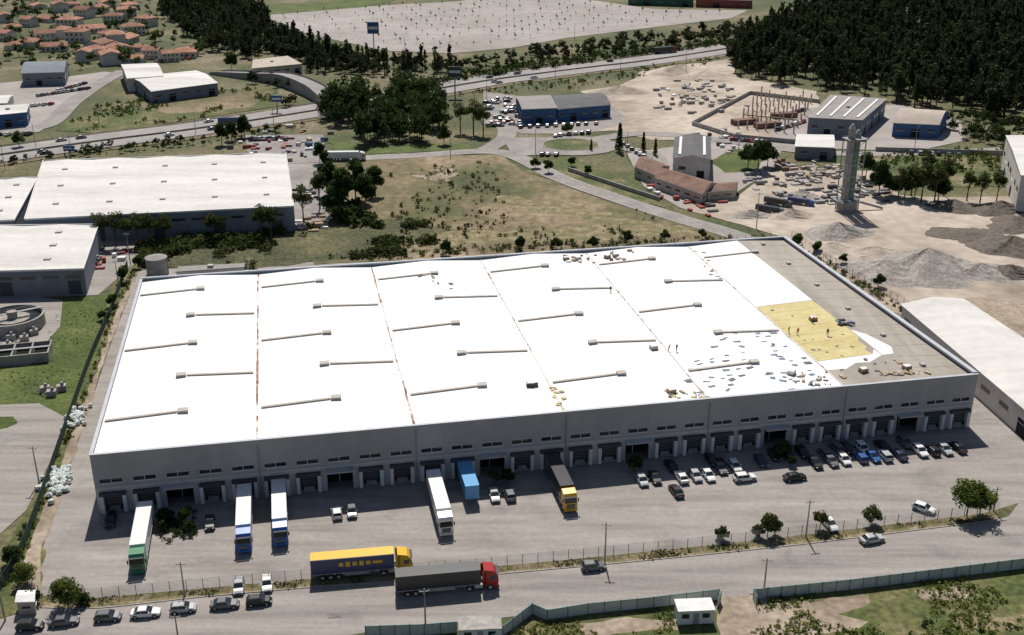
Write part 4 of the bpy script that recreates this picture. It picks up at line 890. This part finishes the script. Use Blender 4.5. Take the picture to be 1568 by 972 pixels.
PS=[tree_arr(s,4.0,1.1,1.6,18,.4,'round',True,3) for s in range(3)]
xs=[p[0] for p in cp]; ys=[p[1] for p in cp]; a=.25
bays=MB(); zb_=nextz()
for i in range(-60,60):
    for j in range(-60,60):
        X=(min(xs)+max(xs))/2+i*11*math.cos(a)-j*22*math.sin(a); Y=(min(ys)+max(ys))/2+i*11*math.sin(a)+j*22*math.cos(a)
        if inpoly(X,Y,cp):
            if random.random()<.75:
                V,Q,MI=PS[(i+j)%3]; Vs.append(V*random.uniform(.6,1.2)+np.array([X,Y,0])); Qs.append(Q+o); Ms.append(MI); o+=len(V)
            for q in(-4,0,4):
                c=Vector((X+q*math.cos(a),Y+q*math.sin(a))); e=Vector((math.cos(a),math.sin(a)))*.15; f=Vector((-math.sin(a),math.cos(a)))*5
                bays.add([(*(c-e-f),zb_),(*(c+e-f),zb_),(*(c+e+f),zb_),(*(c-e+f),zb_)],[(0,1,2,3)],'paint')
bays.obj('car_park_markings')
put(qmesh('car_park_trees',np.vstack(Vs),np.vstack(Qs),np.concatenate(Ms),['lf_o','lf_m','bark']),'car_park_trees')
mb=MB(); z=.012
for (u0,v0,u1,v1,n,L) in((1020,724,1100,715,5,5),(1240,700,1470,678,14,5),(1000,742,1160,724,9,5)):
    a=Vector(g(u0,v0)); b=Vector(g(u1,v1))
    for i in range(n+1):
        p=a.lerp(b,i/n); q=p-EY*L; nn=EX*.05; mb.add([(*(p-nn),z),(*(p+nn),z),(*(q+nn),z),(*(q-nn),z)],[(0,1,2,3)],'kerb')
mb.obj('parking_bay_markings')
# ------------------------------------------------------------------ camera & light
cam=bpy.data.cameras.new('camera'); co=bpy.data.objects.new('camera',cam); bpy.context.collection.objects.link(co)
co.location=(0,0,H); co.rotation_euler=(math.pi/2-TH,0,0); cam.sensor_width=36; cam.lens=36*F/1568; cam.clip_end=12000; cam.clip_start=1; sc.camera=co
el=math.radians(54); az=math.radians(-4)
d=Vector((math.cos(el)*math.sin(az),math.cos(el)*math.cos(az),math.sin(el)))
sl=bpy.data.lights.new('sun','SUN'); sl.energy=5.0; sl.angle=math.radians(.5); sl.color=(1,.945,.87)
so=bpy.data.objects.new('sun',sl); bpy.context.collection.objects.link(so); so.rotation_euler=(-d).to_track_quat('-Z','Y').to_euler()
w=bpy.data.worlds.new('World'); sc.world=w; w.use_nodes=True; nt=w.node_tree; sky=nt.nodes.new('ShaderNodeTexSky'); sky.sky_type='NISHITA'; sky.sun_disc=False
sky.sun_elevation=el; sky.sun_rotation=az; nt.links.new(sky.outputs[0],nt.nodes['Background'].inputs[0]); nt.nodes['Background'].inputs[1].default_value=.06
sc.view_settings.view_transform='Standard'; sc.view_settings.look='None'; sc.view_settings.exposure=0
